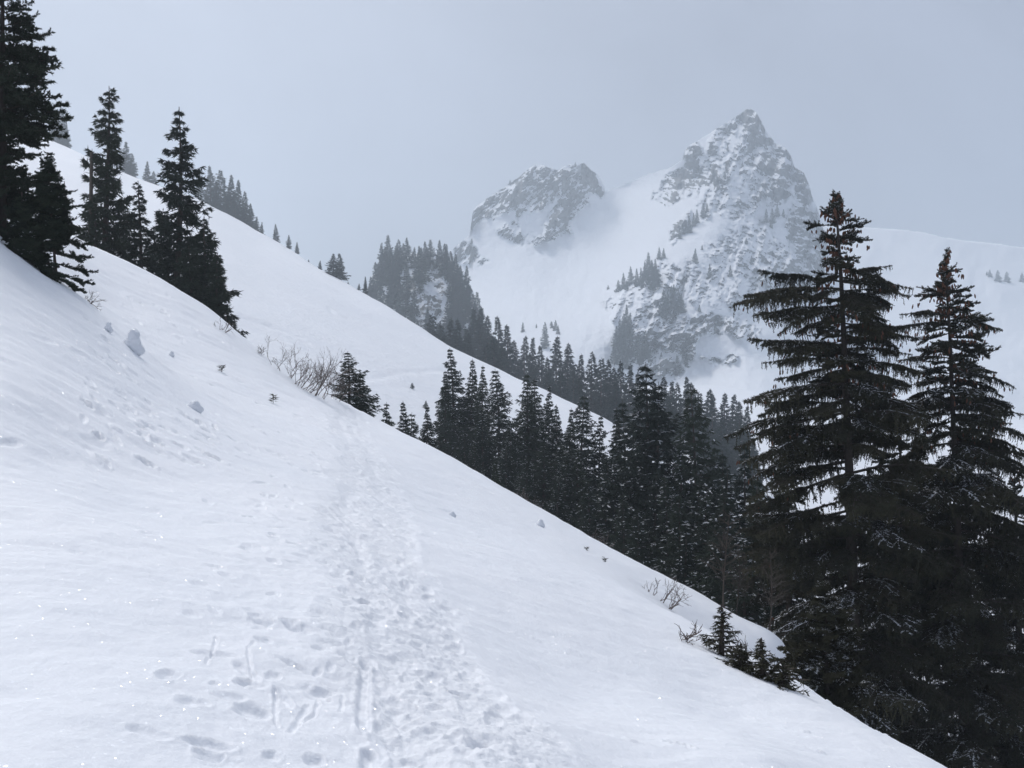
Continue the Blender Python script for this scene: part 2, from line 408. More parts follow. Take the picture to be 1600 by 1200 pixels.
for k in range(80):
    px = rs.uniform(620, 1400); py = rs.uniform(720, 1180)
    x0, y0, z0 = near_hit(px, py)
    if y0 > 24 or abs(x0 - track_x(y0)) < .9: continue
    bump(x0, y0, rs.uniform(.06, .2), rs.uniform(.04, .07), math.radians(-25), rs.uniform(-.02, .03), rim=0.3)
far_f = sstep(44, 36, GY)
NZ = base_z + dz * far_f
def near_z(x, y):
    return float(near_base(x, y))
V = np.stack([GX, GY, NZ], -1).reshape(-1, 3)
Q = grid_faces(*GX.shape)
tm = tread.reshape(-1)[Q].mean(1) > 0.5
ty_ = GY.reshape(-1)[Q].mean(1)
tm &= ty_ < 33.5
full = mk_mesh('tmp', V, Q, [M_SNOW], smooth=True)
vn = np.zeros(len(V) * 3, np.float32); full.vertex_normals.foreach_get('vector', vn); vn = vn.reshape(-1, 3)
bpy.data.meshes.remove(full)
for nm, sel, mat in (('snow_slope', ~tm, M_SNOW), ('footpath', tm, M_TRACK)):
    q = Q[sel]; used, inv = np.unique(q, return_inverse=True)
    me = mk_mesh(nm, V[used], inv.reshape(-1, 4), [mat], smooth=True)
    me.normals_split_custom_set_from_vertices(vn[used].astype(float))
    struct(nm, me)

# ------------------------------------------------------------------ second hillside
hc = np.concatenate([np.linspace(-1.1, -0.56, 30)[:-1], np.linspace(-0.56, 0.14, 300), np.linspace(0.14, 0.75, 50)[1:]])
hr = np.geomspace(38, 520, 330)
HX = hc[None] * hr[:, None]; HY = np.repeat(hr[:, None], len(hc), 1)
HZ = hill(HX, HY)
HZ += (0.6 * fbm(HX * 0.03, HY * 0.03, 3, 2) + 0.14 * fbm(HX * 0.15 + HY * .1, HY * 0.12, 3, 8)) * sstep(40, 80, HY)
def hill_hit(px, py):
    ys = np.geomspace(45, 420, 2500); x = (px - 800) / F * ys; p = 600 - hill(x, ys) / ys * F
    i = int(np.argmax(p <= py)) if (p <= py).any() else int(p.argmin())
    return float(x[i]), float(ys[i]), float(hill(x[i], ys[i]))
def hgroove(pts, w, d):
    global HZ
    P = np.array([hill_hit(*p)[:2] for p in pts])
    for (xa, ya), (xb, yb) in zip(P[:-1], P[1:]):
        t = np.clip(((HX - xa) * (xb - xa) + (HY - ya) * (yb - ya)) / ((xb - xa) ** 2 + (yb - ya) ** 2 + 1e-9), 0, 1)
        dd = np.hypot(HX - xa - t * (xb - xa), HY - ya - t * (yb - ya))
        HZ = HZ - d * np.exp(-(dd / w) ** 2) * .6 + d * .12 * np.exp(-((dd - 2 * w) / w) ** 2)
hgroove([(380, 500), (420, 512), (455, 525)], 1.0, .2)
hgroove([(560, 594), (600, 588), (640, 583), (690, 578), (730, 577)], .5, .16)
hgroove([(515, 480), (520, 490), (545, 497), (575, 510)], .5, .3)
struct('snow_hillside', mk_mesh('snow_hillside', np.stack([HX, HY, HZ], -1).reshape(-1, 3), grid_faces(*HX.shape), [M_FARSNOW], smooth=True))
def hill_z(x, y): return float(hill(x, y))

# ------------------------------------------------------------------ valley floor
vc = np.linspace(-0.7, 0.95, 180); vr = np.geomspace(38, 700, 150)
VX = vc[None] * vr[:, None]; VY = np.repeat(vr[:, None], len(vc), 1)
VZ = valley(VX, VY) + 1.2 * fbm(VX * .03, VY * .03, 4, 14)
struct('valley_floor', mk_mesh('valley_floor', np.stack([VX, VY, VZ], -1).reshape(-1, 3), grid_faces(*VX.shape), [M_FARSNOW], smooth=True))
def valley_z(x, y): return float(valley(x, y))

# ------------------------------------------------------------------ relief builder for the far rock
def relief(name, sil, bottom, ctrl, step, rockf, mat, dispf, back=3, silrough=1.5, ledge=0.0):
    """mountain side: crest line and scattered points give the ground's distance; rockf the bare-rock share; dispf the roughness"""
    sil = np.array(sil, float); ctrl = np.array(ctrl, float)
    cx = np.arange(sil[0, 0], sil[-1, 0] + 1e-6, step)
    top = np.interp(cx, sil[:, 0], sil[:, 1])
    top = top + silrough * (fbm(cx / 9, cx * 0 + 3.3, 3, 5) + 0.6 * pn(cx / 3.2, cx * 0, 9))
    nr = int((bottom - top.min()) / step)
    v = np.linspace(0, 1, nr)[:, None]
    PY = top[None] + (bottom - top[None]) * v; PX = np.repeat(cx[None], nr, 0)
    D = TPS(ctrl[:, :2], ctrl[:, 2], 1e-3)
    dep = D(PX, PY)
    rk = rockf(PX, PY)
    dep = dep + dispf(PX, PY, rk)
    g = -np.gradient(dep, axis=0) / np.gradient(PY, axis=0) / (dep / F)          # run per rise
    steep = np.clip(1.15 - g, -1.2, 1.0)
    rk = rk + ledge * steep * sstep(-0.16, 0.12, rk)
    X = (PX - 800) / F * dep; Z = (600 - PY) / F * dep
    rows = [np.stack([X, dep, Z], -1)]
    for b in range(1, back + 1):                       # the far side drops away behind the crest
        d = dep[0] + 45.0 * b; f = d / dep[0]
        rows.insert(0, np.stack([X[0] * f, d, Z[0] - 38.0 * b * b], -1)[None])
    Vv = np.concatenate(rows, 0); R_ = np.concatenate([np.repeat(rk[:1], back, 0), rk], 0)
    me = mk_mesh(name, Vv.reshape(-1, 3), grid_faces(*Vv.shape[:2]), [mat], smooth=True, attr={'rock': R_})
    struct(name, me)
    return lambda px, py: float(D(px, py))
# the main mountain: left crag, snow bowl, summit pyramid, lower cliff band
M_SIL = [(640, 440), (690, 402), (712, 386), (733, 368), (737, 345), (739, 328), (750, 318), (770, 304), (790, 291), (797, 286), (812, 276), (828, 262), (838, 257), (850, 259), (862, 263), (872, 267), (880, 261), (890, 257), (898, 259), (912, 255), (922, 264), (936, 275), (943, 287), (946, 300),
         (960, 294), (985, 284), (1010, 273), (1045, 263), (1066, 250), (1070, 236), (1078, 226), (1088, 222), (1110, 207), (1128, 196), (1142, 188), (1156, 178), (1166, 171), (1174, 170), (1182, 176), (1190, 190), (1198, 208), (1206, 216), (1213, 226), (1220, 226), (1228, 232), (1236, 245), (1242, 262),
         (1256, 270), (1264, 288), (1268, 305), (1276, 322), (1282, 345), (1292, 375), (1304, 405), (1316, 440), (1330, 470), (1360, 520), (1400, 570), (1450, 620)]
M_CTL = [(640, 440, 990), (740, 330, 1000), (850, 258, 1030), (905, 255, 1020), (945, 298, 1040), (960, 294, 1085), (1045, 262, 1065), (1072, 235, 1020), (1110, 207, 1045), (1172, 170, 1060), (1215, 226, 1020), (1262, 285, 1000), (1280, 330, 990), (1300, 400, 985), (1330, 470, 960), (1400, 570, 900), (1450, 620, 860),
         (700, 395, 965), (730, 420, 930), (760, 420, 905), (800, 420, 880), (860, 400, 930), (800, 330, 985), (850, 330, 985), (905, 310, 1008), (895, 345, 985), (945, 340, 985),
         (960, 340, 1008), (940, 400, 915), (880, 450, 825), (800, 470, 790), (760, 500, 735), (850, 520, 675), (950, 450, 800), (1000, 350, 960), (1045, 325, 950),
         (1110, 300, 935), (1080, 340, 890), (1050, 380, 840), (1020, 405, 800), (1000, 432, 765), (980, 472, 710), (965, 520, 655), (1150, 270, 955), (1180, 320, 925), (1150, 380, 845), (1200, 400, 855), (1250, 400, 910), (1100, 430, 765),
         (1150, 450, 765), (1200, 470, 790), (1270, 470, 890), (1050, 475, 705), (1120, 480, 716), (1180, 500, 745), (1000, 560, 645), (1080, 580, 655), (1150, 572, 652), (1190, 520, 705), (1150, 600, 610), (1200, 600, 610), (1250, 560, 730),
         (1250, 640, 570), (1100, 640, 570), (1000, 640, 570), (900, 560, 610), (900, 640, 560), (750, 640, 600), (700, 560, 700), (650, 640, 640), (1450, 690, 640), (1350, 690, 560)]
M_ROCKS = [  # (polygon, strength, softness)
    ([(737, 326), (775, 300), (800, 300), (790, 320), (770, 345), (755, 338), (742, 352), (735, 366)], .62, 5),
    ([(786, 288), (830, 258), (862, 262), (866, 276), (830, 305), (805, 330), (780, 335), (772, 312)], .66, 6),
    ([(872, 264), (900, 255), (912, 262), (880, 290), (850, 330), (818, 336), (808, 345), (800, 330), (850, 290)], .46, 7),
    ([(908, 254), (925, 262), (946, 300), (938, 307), (918, 300), (905, 275)], .95, 4),
    ([(880, 290), (908, 268), (922, 305), (918, 322), (900, 332), (880, 360), (860, 372), (838, 376), (855, 340), (872, 320)], .66, 7),
    ([(775, 360), (800, 345), (830, 372), (815, 384), (790, 372)], .36, 8), ([(710, 385), (728, 380), (760, 408), (745, 416), (715, 412)], .52, 7), ([(820, 372), (848, 366), (862, 352), (890, 352), (895, 362), (860, 375), (835, 384)], .34, 6),
    ([(1150, 178), (1172, 169), (1184, 176), (1200, 210), (1212, 226), (1196, 236), (1180, 232), (1166, 206)], .74, 6), ([(1166, 205), (1185, 225), (1178, 240), (1165, 236)], .6, 5), ([(1120, 200), (1150, 182), (1160, 195), (1140, 215), (1122, 225), (1112, 215)], .42, 7),
    ([(1070, 230), (1090, 222), (1096, 240), (1094, 262), (1100, 278), (1070, 268), (1072, 250)], .78, 5), ([(1028, 285), (1060, 265), (1098, 268), (1112, 290), (1090, 302), (1062, 316), (1040, 324), (1018, 312)], .64, 8),
    ([(1108, 252), (1122, 250), (1126, 270), (1135, 282), (1130, 296), (1112, 296), (1106, 280)], .68, 5), ([(1128, 252), (1140, 248), (1142, 270), (1130, 276)], .66, 4), ([(1110, 218), (1130, 215), (1126, 235), (1116, 245), (1108, 240)], .45, 6),
    ([(1188, 240), (1215, 226), (1232, 236), (1240, 262), (1236, 285), (1215, 288), (1195, 272), (1185, 256)], .68, 7), ([(1160, 250), (1190, 240), (1185, 262), (1160, 276), (1142, 280)], .42, 7), ([(1240, 258), (1258, 270), (1270, 305), (1262, 330), (1244, 310), (1236, 285)], .66, 7),
    ([(1186, 282), (1232, 286), (1240, 310), (1220, 318), (1190, 306)], .50, 8), ([(1110, 320), (1150, 300), (1180, 325), (1170, 345), (1130, 340)], .24, 10), ([(1240, 320), (1275, 330), (1290, 380), (1290, 440), (1262, 430), (1236, 380), (1228, 345)], .58, 10),
    ([(1170, 400), (1230, 380), (1265, 430), (1270, 470), (1230, 462), (1185, 440)], .44, 10), ([(1190, 430), (1250, 445), (1240, 470), (1200, 458)], .58, 8), ([(1100, 380), (1150, 372), (1190, 395), (1150, 415), (1105, 410)], .18, 12),
    ([(1048, 350), (1066, 335), (1078, 330), (1075, 350), (1056, 372), (1050, 385)], .62, 6), ([(1096, 322), (1112, 318), (1110, 340), (1096, 345)], .6, 5),
    ([(1000, 440), (1030, 408), (1060, 415), (1072, 440), (1070, 452), (1040, 455), (1020, 470), (1000, 480)], .38, 10), ([(990, 470), (1030, 455), (1060, 480), (1055, 520), (1020, 560), (985, 560)], .34, 12),
    ([(1020, 510), (1060, 488), (1110, 492), (1160, 500), (1192, 512), (1180, 530), (1130, 520), (1090, 528), (1060, 550), (1030, 545)], .46, 10), ([(1060, 530), (1092, 528), (1084, 560), (1062, 565)], .50, 7), ([(1090, 556), (1130, 560), (1160, 552), (1150, 566), (1110, 570)], .34, 7),
    ([(1000, 560), (1050, 560), (1070, 580), (1060, 592), (1010, 585)], .50, 8), ([(1040, 430), (1180, 330), (1290, 420), (1260, 470), (1180, 500), (1060, 480)], .10, 25), ([(1040, 300), (1120, 215), (1180, 200), (1260, 290), (1200, 330), (1100, 330)], .14, 20),
    ([(940, 475), (985, 445), (1000, 470), (960, 500)], .28, 9)]
def beds_noise(px, py, la, lc, seed, oct=4, gain=.56):
    """noise drawn out along the rock beds: dipping left on the crag, near level on the main peak, tilted the other way low down"""
    wx = px + 9 * pn(px / 40, py / 40, seed + 50); wy = py + 7 * pn(px / 34, py / 34, seed + 54)
    def one(deg, sd):
        a = math.radians(deg); return fbm((wx * math.cos(a) + wy * math.sin(a)) / la, (-wx * math.sin(a) + wy * math.cos(a)) / lc, oct, sd, gain)
    w1 = sstep(985, 940, px); w2 = sstep(425, 480, py) * (1 - w1); w3 = 1 - w1 - w2
    return w1 * one(-40, seed) + w2 * one(-20, seed + 1) + w3 * one(15, seed + 2)
def m_rock(px, py):
    r = np.full(px.shape, -0.22)
    wx = px + 5 * fbm(px / 22, py / 22, 3, 91); wy = py + 5 * fbm(px / 22, py / 22, 3, 95)
    for poly, s, soft in M_ROCKS:
        r = np.maximum(r, -0.22 + (s + .22) * poly_mask(poly, wx, wy, soft))
    beds = beds_noise(px, py, 22, 6.5, 3)
    gully = fbm((px + .3 * py) / 13, py / 60, 3, 19, .55)
    fine = beds_noise(px, py, 6.5, 3.0, 13, 3, .6)
    cliff = fbm(px / 40 + 3, py / 30, 2, 29)
    return r + (0.36 * beds + 0.50 * gully + 0.42 * fine + 0.30 * cliff) * sstep(-0.18, 0.15, r)
def m_disp(px, py, rk):
    w = sstep(-0.12, 0.35, rk)
    ch = fbm((px + py * .25) / 30, py / 80, 4, 17, .55)
    beds = beds_noise(px, py, 26, 10, 3)
    ridge = ridged((px + .4 * py) / 26, (py - .3 * px) / 34, 3, 37, .5)
    return 8 * fbm(px / 70, py / 70, 3, 27) + w * (30 * ch + 9 * beds + 9 * (ridge - 1.1)) + (1 - w) * 1.8 * fbm(px / 14, py / 14, 3, 47)
mount_d = relief('mountain', M_SIL, 690, M_CTL, 1.35, m_rock, M_ROCK, m_disp, silrough=1.6, ledge=0.30)

# smooth snowy flank on the right, farther back
R_SIL = [(1180, 352), (1270, 352), (1350, 355), (1400, 358), (1440, 362), (1470, 370), (1500, 375), (1560, 381), (1600, 387), (1700, 402), (1850, 430)]
R_CTL = [(1180, 352, 1290), (1350, 355, 1270), (1440, 362, 1250), (1600, 387, 1230), (1850, 430, 1230), (1250, 470, 1090), (1400, 450, 1080), (1550, 450, 1060), (1800, 480, 1060), (1350, 560, 880), (1500, 560, 860), (1650, 570, 850), (1850, 600, 850), (1300, 660, 700), (1500, 660, 690), (1650, 670, 690), (1850, 700, 690), (1400, 760, 560), (1700, 780, 560)]
def r_rock(px, py):
    r = -0.28 + .30 * poly_mask([(1490, 545), (1540, 535), (1700, 520), (1700, 660), (1530, 650)], px, py, 22) + .30 * poly_mask([(1350, 470), (1420, 480), (1430, 520), (1370, 530)], px, py, 14)
    return r + .35 * fbm(px / 12, py / 12, 4, 61) * sstep(-.25, 0, r)
flank_d = relief('snowy_flank', R_SIL, 800, R_CTL, 3.2, r_rock, M_ROCK, lambda px, py, rk: 12 * fbm(px / 80, py / 80, 3, 63) + 2 * fbm(px / 12, py / 12, 3, 65), silrough=1.2)

# wooded rocky knoll in the middle distance
K_SIL = [(520, 540), (552, 505), (568, 470), (580, 432), (590, 418), (604, 402), (622, 396), (650, 396), (680, 392), (700, 402), (715, 413), (728, 432), (739, 455), (747, 482), (753, 508), (768, 534), (792, 565), (830, 600)]
K_CTL = [(520, 540, 520), (568, 470, 508), (604, 402, 505), (650, 396, 502), (680, 392, 500), (715, 413, 498), (739, 455, 494), (753, 508, 488), (792, 565, 480), (830, 600, 470), (600, 470, 472), (640, 440, 470), (680, 440, 468), (710, 460, 470), (730, 500, 464), (620, 520, 440), (670, 500, 444), (700, 540, 430), (740, 560, 428),
         (600, 600, 400), (680, 600, 396), (760, 620, 396), (820, 640, 420), (540, 600, 440)]
def k_rock(px, py):
    r = np.full(px.shape, 0.36)
    for poly, s, soft in (([(622, 398), (642, 398), (645, 440), (636, 455), (628, 450)], -.2, 4), ([(648, 440), (665, 430), (682, 440), (676, 455), (655, 462)], -.1, 5), ([(672, 402), (690, 410), (702, 440), (692, 450), (680, 430)], .45, 5), ([(684, 462), (700, 470), (704, 496), (690, 500)], -.1, 4),
                          ([(735, 450), (746, 480), (752, 506), (738, 505), (725, 470)], .75, 5), ([(628, 428), (645, 430), (650, 450), (635, 460)], .55, 5), ([(655, 460), (690, 466), (690, 495), (662, 490)], .5, 6), ([(668, 500), (700, 498), (705, 505), (680, 508)], -.2, 4)):
        m = poly_mask(poly, px, py, soft); r = r * (1 - m) + s * m
    return r + .5 * fbm(px / 9 + py / 30, py / 9, 4, 71, .6)
knoll_d = relief('rocky_knoll', K_SIL, 650, K_CTL, 1.5, k_rock, M_CRAG, lambda px, py, rk: 5 * fbm(px / 22, py / 40, 4, 73, .6) + 1.5 * fbm(px / 5, py / 5, 3, 75), silrough=1.2)
# ------------------------------------------------------------------ plant materials
def plain(name, c1, c2, scale, rough=0.8, spec=0.2):
    T = NT(name); tc = T.n('TexCoord')
    p = T.n('BsdfPrincipled'); p.inputs['Roughness'].default_value = rough; p.inputs['Specular IOR Level'].default_value = spec
    n = T.n('TexNoise'); n.inputs['Scale'].default_value = scale; n.inputs['Detail'].default_value = 4; T.l(tc, 'Object', n, 'Vector')
    oi = T.n('ObjectInfo')
    f = T.math('ADD', n.outputs['Fac'], T.math('MULTIPLY', T.math('SUBTRACT', oi.outputs['Random'], .5), .8), clamp=True)
    mx = T.n('Mix', data_type='RGBA'); mx.inputs[6].default_value = c1 + (1,); mx.inputs[7].default_value = c2 + (1,)
    T.t.links.new(f, mx.inputs[0]); T.l(mx, 2, p, 'Base Color'); T.t.links.new(p.outputs[0], T.out.inputs[0]); return T.m
M_BARK = plain('bark', (.045, .036, .030), (.095, .078, .065), 9)
M_TWIG = plain('bare_twig', (.10, .080, .072), (.20, .165, .15), 5)
M_NEEDLE = plain('needles_dark', (.016, .026, .018), (.046, .060, .038), 3)
M_NEEDLE2 = plain('needles_olive', (.024, .026, .016), (.068, .064, .036), 3)
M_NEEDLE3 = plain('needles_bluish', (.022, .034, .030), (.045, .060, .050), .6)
M_CONE = plain('cones_brown', (.085, .038, .024), (.17, .080, .048), 12)
M_TSNOW = plain('branch_snow', (.78, .81, .86), (.88, .90, .92), 2, .6)

# ------------------------------------------------------------------ plant geometry
def nrm(a): return a / (np.linalg.norm(a, axis=-1, keepdims=True) + 1e-9)
class TB:
    """collects triangles with a material number"""
    def __init__(s): s.V = []; s.F = []; s.M = []; s.n = 0
    def add(s, V, Fc, m):
        V = np.asarray(V, float).reshape(-1, 3); Fc = np.asarray(Fc, int).reshape(-1, 3)
        s.V.append(V); s.F.append(Fc + s.n); s.M.append(np.full(len(Fc), m)); s.n += len(V)
    def tufts(s, P, D, L, Wd, m, r, flat=None):
        """one pointed blade per base point P along D"""
        n = len(P)
        if n == 0: return
        D = nrm(D); A = r.normal(size=(n, 3)) if flat is None else np.cross(D, np.asarray(flat, float)[None]) + r.normal(size=(n, 3)) * .15
        S = A - (A * D).sum(-1, keepdims=True) * D; S = nrm(S) * np.broadcast_to(np.asarray(Wd, float).reshape(-1, 1), (n, 1)) * .5
        Lc = np.broadcast_to(np.asarray(L, float).reshape(-1, 1), (n, 1))
        V = np.stack([P - S, P + S, P + D * Lc], 1).reshape(-1, 3)
        s.add(V, np.arange(3 * n).reshape(-1, 3), m)
    def tube(s, pts, rad, m, sides=4):
        pts = np.asarray(pts, float); rad = np.asarray(rad, float); n = len(pts)
        t = nrm(np.gradient(pts, axis=0)); up = np.where(np.abs(t[:, 2:]) > .9, [[1., 0, 0]], [[0, 0, 1.]])
        a = nrm(np.cross(t, up)); b = np.cross(t, a)
        th = np.arange(sides) * 2 * math.pi / sides
        V = pts[:, None] + rad[:, None, None] * (a[:, None] * np.cos(th)[None, :, None] + b[:, None] * np.sin(th)[None, :, None])
        i = np.arange(n * sides).reshape(n, sides); j = np.roll(i, -1, 1)
        s.add(V.reshape(-1, 3), np.concatenate([np.stack([i[:-1], j[:-1], j[1:]], -1).reshape(-1, 3), np.stack([i[:-1], j[1:], i[1:]], -1).reshape(-1, 3)]), m)
    def mesh(s, name, mats, smooth=False):
        return mk_mesh(name, np.concatenate(s.V), np.concatenate(s.F), mats, np.concatenate(s.M), smooth)

def conifer(seed, H, R, nb, nbr, q, tl, tw, crown0=.04, droop=.25, power=.85, irr=.3, snow=0.0, gap=0.0, wood=True, whorl=0):
    """spruce: trunk, bough axes with side branchlets, pointed needle blades; returns builders (trunk, crown, snow)"""
    r = np.random.RandomState(seed)
    tr, cr, sn = TB(), TB(), TB()
    lean = r.normal(0, .012, 2); zz = np.linspace(-.6, H, 9)
    tp = np.stack([lean[0] * zz + .01 * H * np.sin(zz / H * 5 + seed), lean[1] * zz, zz], -1)
    tr.tube(tp, np.interp(zz, [-.6, 0, H], [.020 * H + .03, .016 * H + .03, .012]), 0, 6)
    ax = lambda z: np.stack([np.interp(z, zz, tp[:, 0]), np.interp(z, zz, tp[:, 1]), z], -1)
    sect = r.uniform(.65, 1.25, 9)
    for i in range(nb):
        t = (i + r.rand()) / nb
        if whorl: t = (math.floor(t * whorl) + .5 + .13 * r.normal()) / whorl; t = min(max(t, 0), .999)
        z = H * (crown0 + (1 - crown0) * t) * .985
        tt = z / H; az = i * 2.39996 + r.normal(0, .5)
        rad = R * max(0.05, (1 - tt)) ** power * (1 + irr * r.normal()) * sect[int(az / 2 / math.pi * 9) % 9] ** .5
        if rad < .02 * R or r.rand() < gap: rad *= .35
        rad = max(rad, .035 * R)
        rise = -droop * (1 - tt * 1.5) + .10 * r.normal()
        k = np.linspace(0, 1, 6)
        out = np.array([math.cos(az), math.sin(az), 0.]); side = np.array([-out[1], out[0], 0.])
        bend = r.normal(0, .10)
        pts = ax(np.array([z]))[0] + rad * (k[:, None] * out + (bend * k ** 2)[:, None] * side + (rise * k + droop * .75 * k ** 3)[:, None] * np.array([0, 0, 1.]))
        if wood: cr.tube(pts, np.linspace(.004 * H * (1 - tt) + .010, .004, 6), 1, 3)
        m = max(3, int(nbr * (rad / R) ** .7))
        kb = np.sort(r.uniform(.10, 1, m)); sg = np.where(np.arange(m) % 2 == 0, 1., -1.)
        B = np.stack([np.interp(kb, k, pts[:, c]) for c in range(3)], -1)
        ls = (.46 * rad * (1.08 - kb) ** .8 + .05 * R) * r.uniform(.6, 1.25, m)
        bd = nrm(out[None] * r.uniform(.35, .9, m)[:, None] + side[None] * (sg * r.uniform(.5, 1.0, m))[:, None] + np.array([0, 0, 1.])[None] * r.uniform(-.5, .1, m)[:, None])
        u = r.uniform(0, 1, (m, q))
        P = B[:, None] + bd[:, None] * (ls[:, None] * u)[..., None]
        P[..., 2] -= (u ** 2 * ls[:, None] * .25)
        D = bd[:, None] * .9 + r.normal(size=(m, q, 3)) * np.array([.55, .55, .38]) + np.array([0, 0, -.2])
        P = P.reshape(-1, 3); D = D.reshape(-1, 3)
        f = .42 + .58 * (1 - tt) ** .5
        cr.tufts(P, D, f * tl * r.uniform(.6, 1.3, len(P)), f * tw * r.uniform(.7, 1.3, len(P)), 0, r)
        ka = r.uniform(.15, 1.0, max(3, q)); A = np.stack([np.interp(ka, k, pts[:, c]) for c in range(3)], -1)
        cr.tufts(A, out[None] + r.normal(size=(len(A), 3)) * .6, f * tl * 1.1, f * tw, 0, r)
        if snow > 0 and r.rand() < .75:               # snow lies in strips along the bough and its branchlets
            mm = (r.rand(m * q) < .55) & (u.reshape(-1) > .25) & np.repeat(kb > .4, q) & np.repeat(r.rand(m) < snow * 4.5, q)
            Ps = P[mm] + np.array([0, 0, tw * .6]); Ps[:, 2] = Ps[:, 2] * .5 + .5 * (Ps[:, 2].mean() if mm.any() else 0); Ds = np.repeat(bd, q, 0)[mm] * np.array([1, 1, .2]) + r.normal(size=(int(mm.sum()), 3)) * .3 * np.array([1, 1, .1])
            sn.tufts(Ps, Ds, tl * r.uniform(.5, 1.0, len(Ps)), tw * r.uniform(.6, 1.15, len(Ps)), 0, r, flat=(0, 0, 1))
    zt = H * r.uniform(.93, 1.0, 14); cr.tufts(ax(zt), r.normal(size=(14, 3)) * .45 + np.array([0, 0, 1.0]), tl * .4, tw * .4, 0, r)
    return tr, cr, sn

TREE_ID = [0]
def big_tree(loc, builders, label, group, needle=M_NEEDLE, cat='tree', name='spruce_tree', rot=0.0):
    tr, cr, sn = builders
    e = bpy.data.objects.new(name, None); COL.objects.link(e); e.location = loc; e.rotation_euler = (rot[1], rot[2], rot[0]) if isinstance(rot, tuple) else (0, 0, rot); e.empty_display_size = .3
    tag(e, label, cat, group)
    link('trunk', tr.mesh('trunk', [M_BARK], True), e)
    link('crown', cr.mesh('crown', [needle, M_BARK]), e)
    if sn is not None and sn.n: link('snow_dusting', sn.mesh('snow_dusting', [M_TSNOW]), e)['kind'] = 'stuff'
    return e
def copy_tree(src, loc, scale, rot, label, group):
    r = src.copy(); COL.objects.link(r); r.location = loc; r.rotation_euler = (rot[1], rot[2], rot[0]); r.scale = scale
    r['label'] = label; r['group'] = group
    for ch in src.children:
        c = ch.copy(); COL.objects.link(c); c.parent = r
    return r

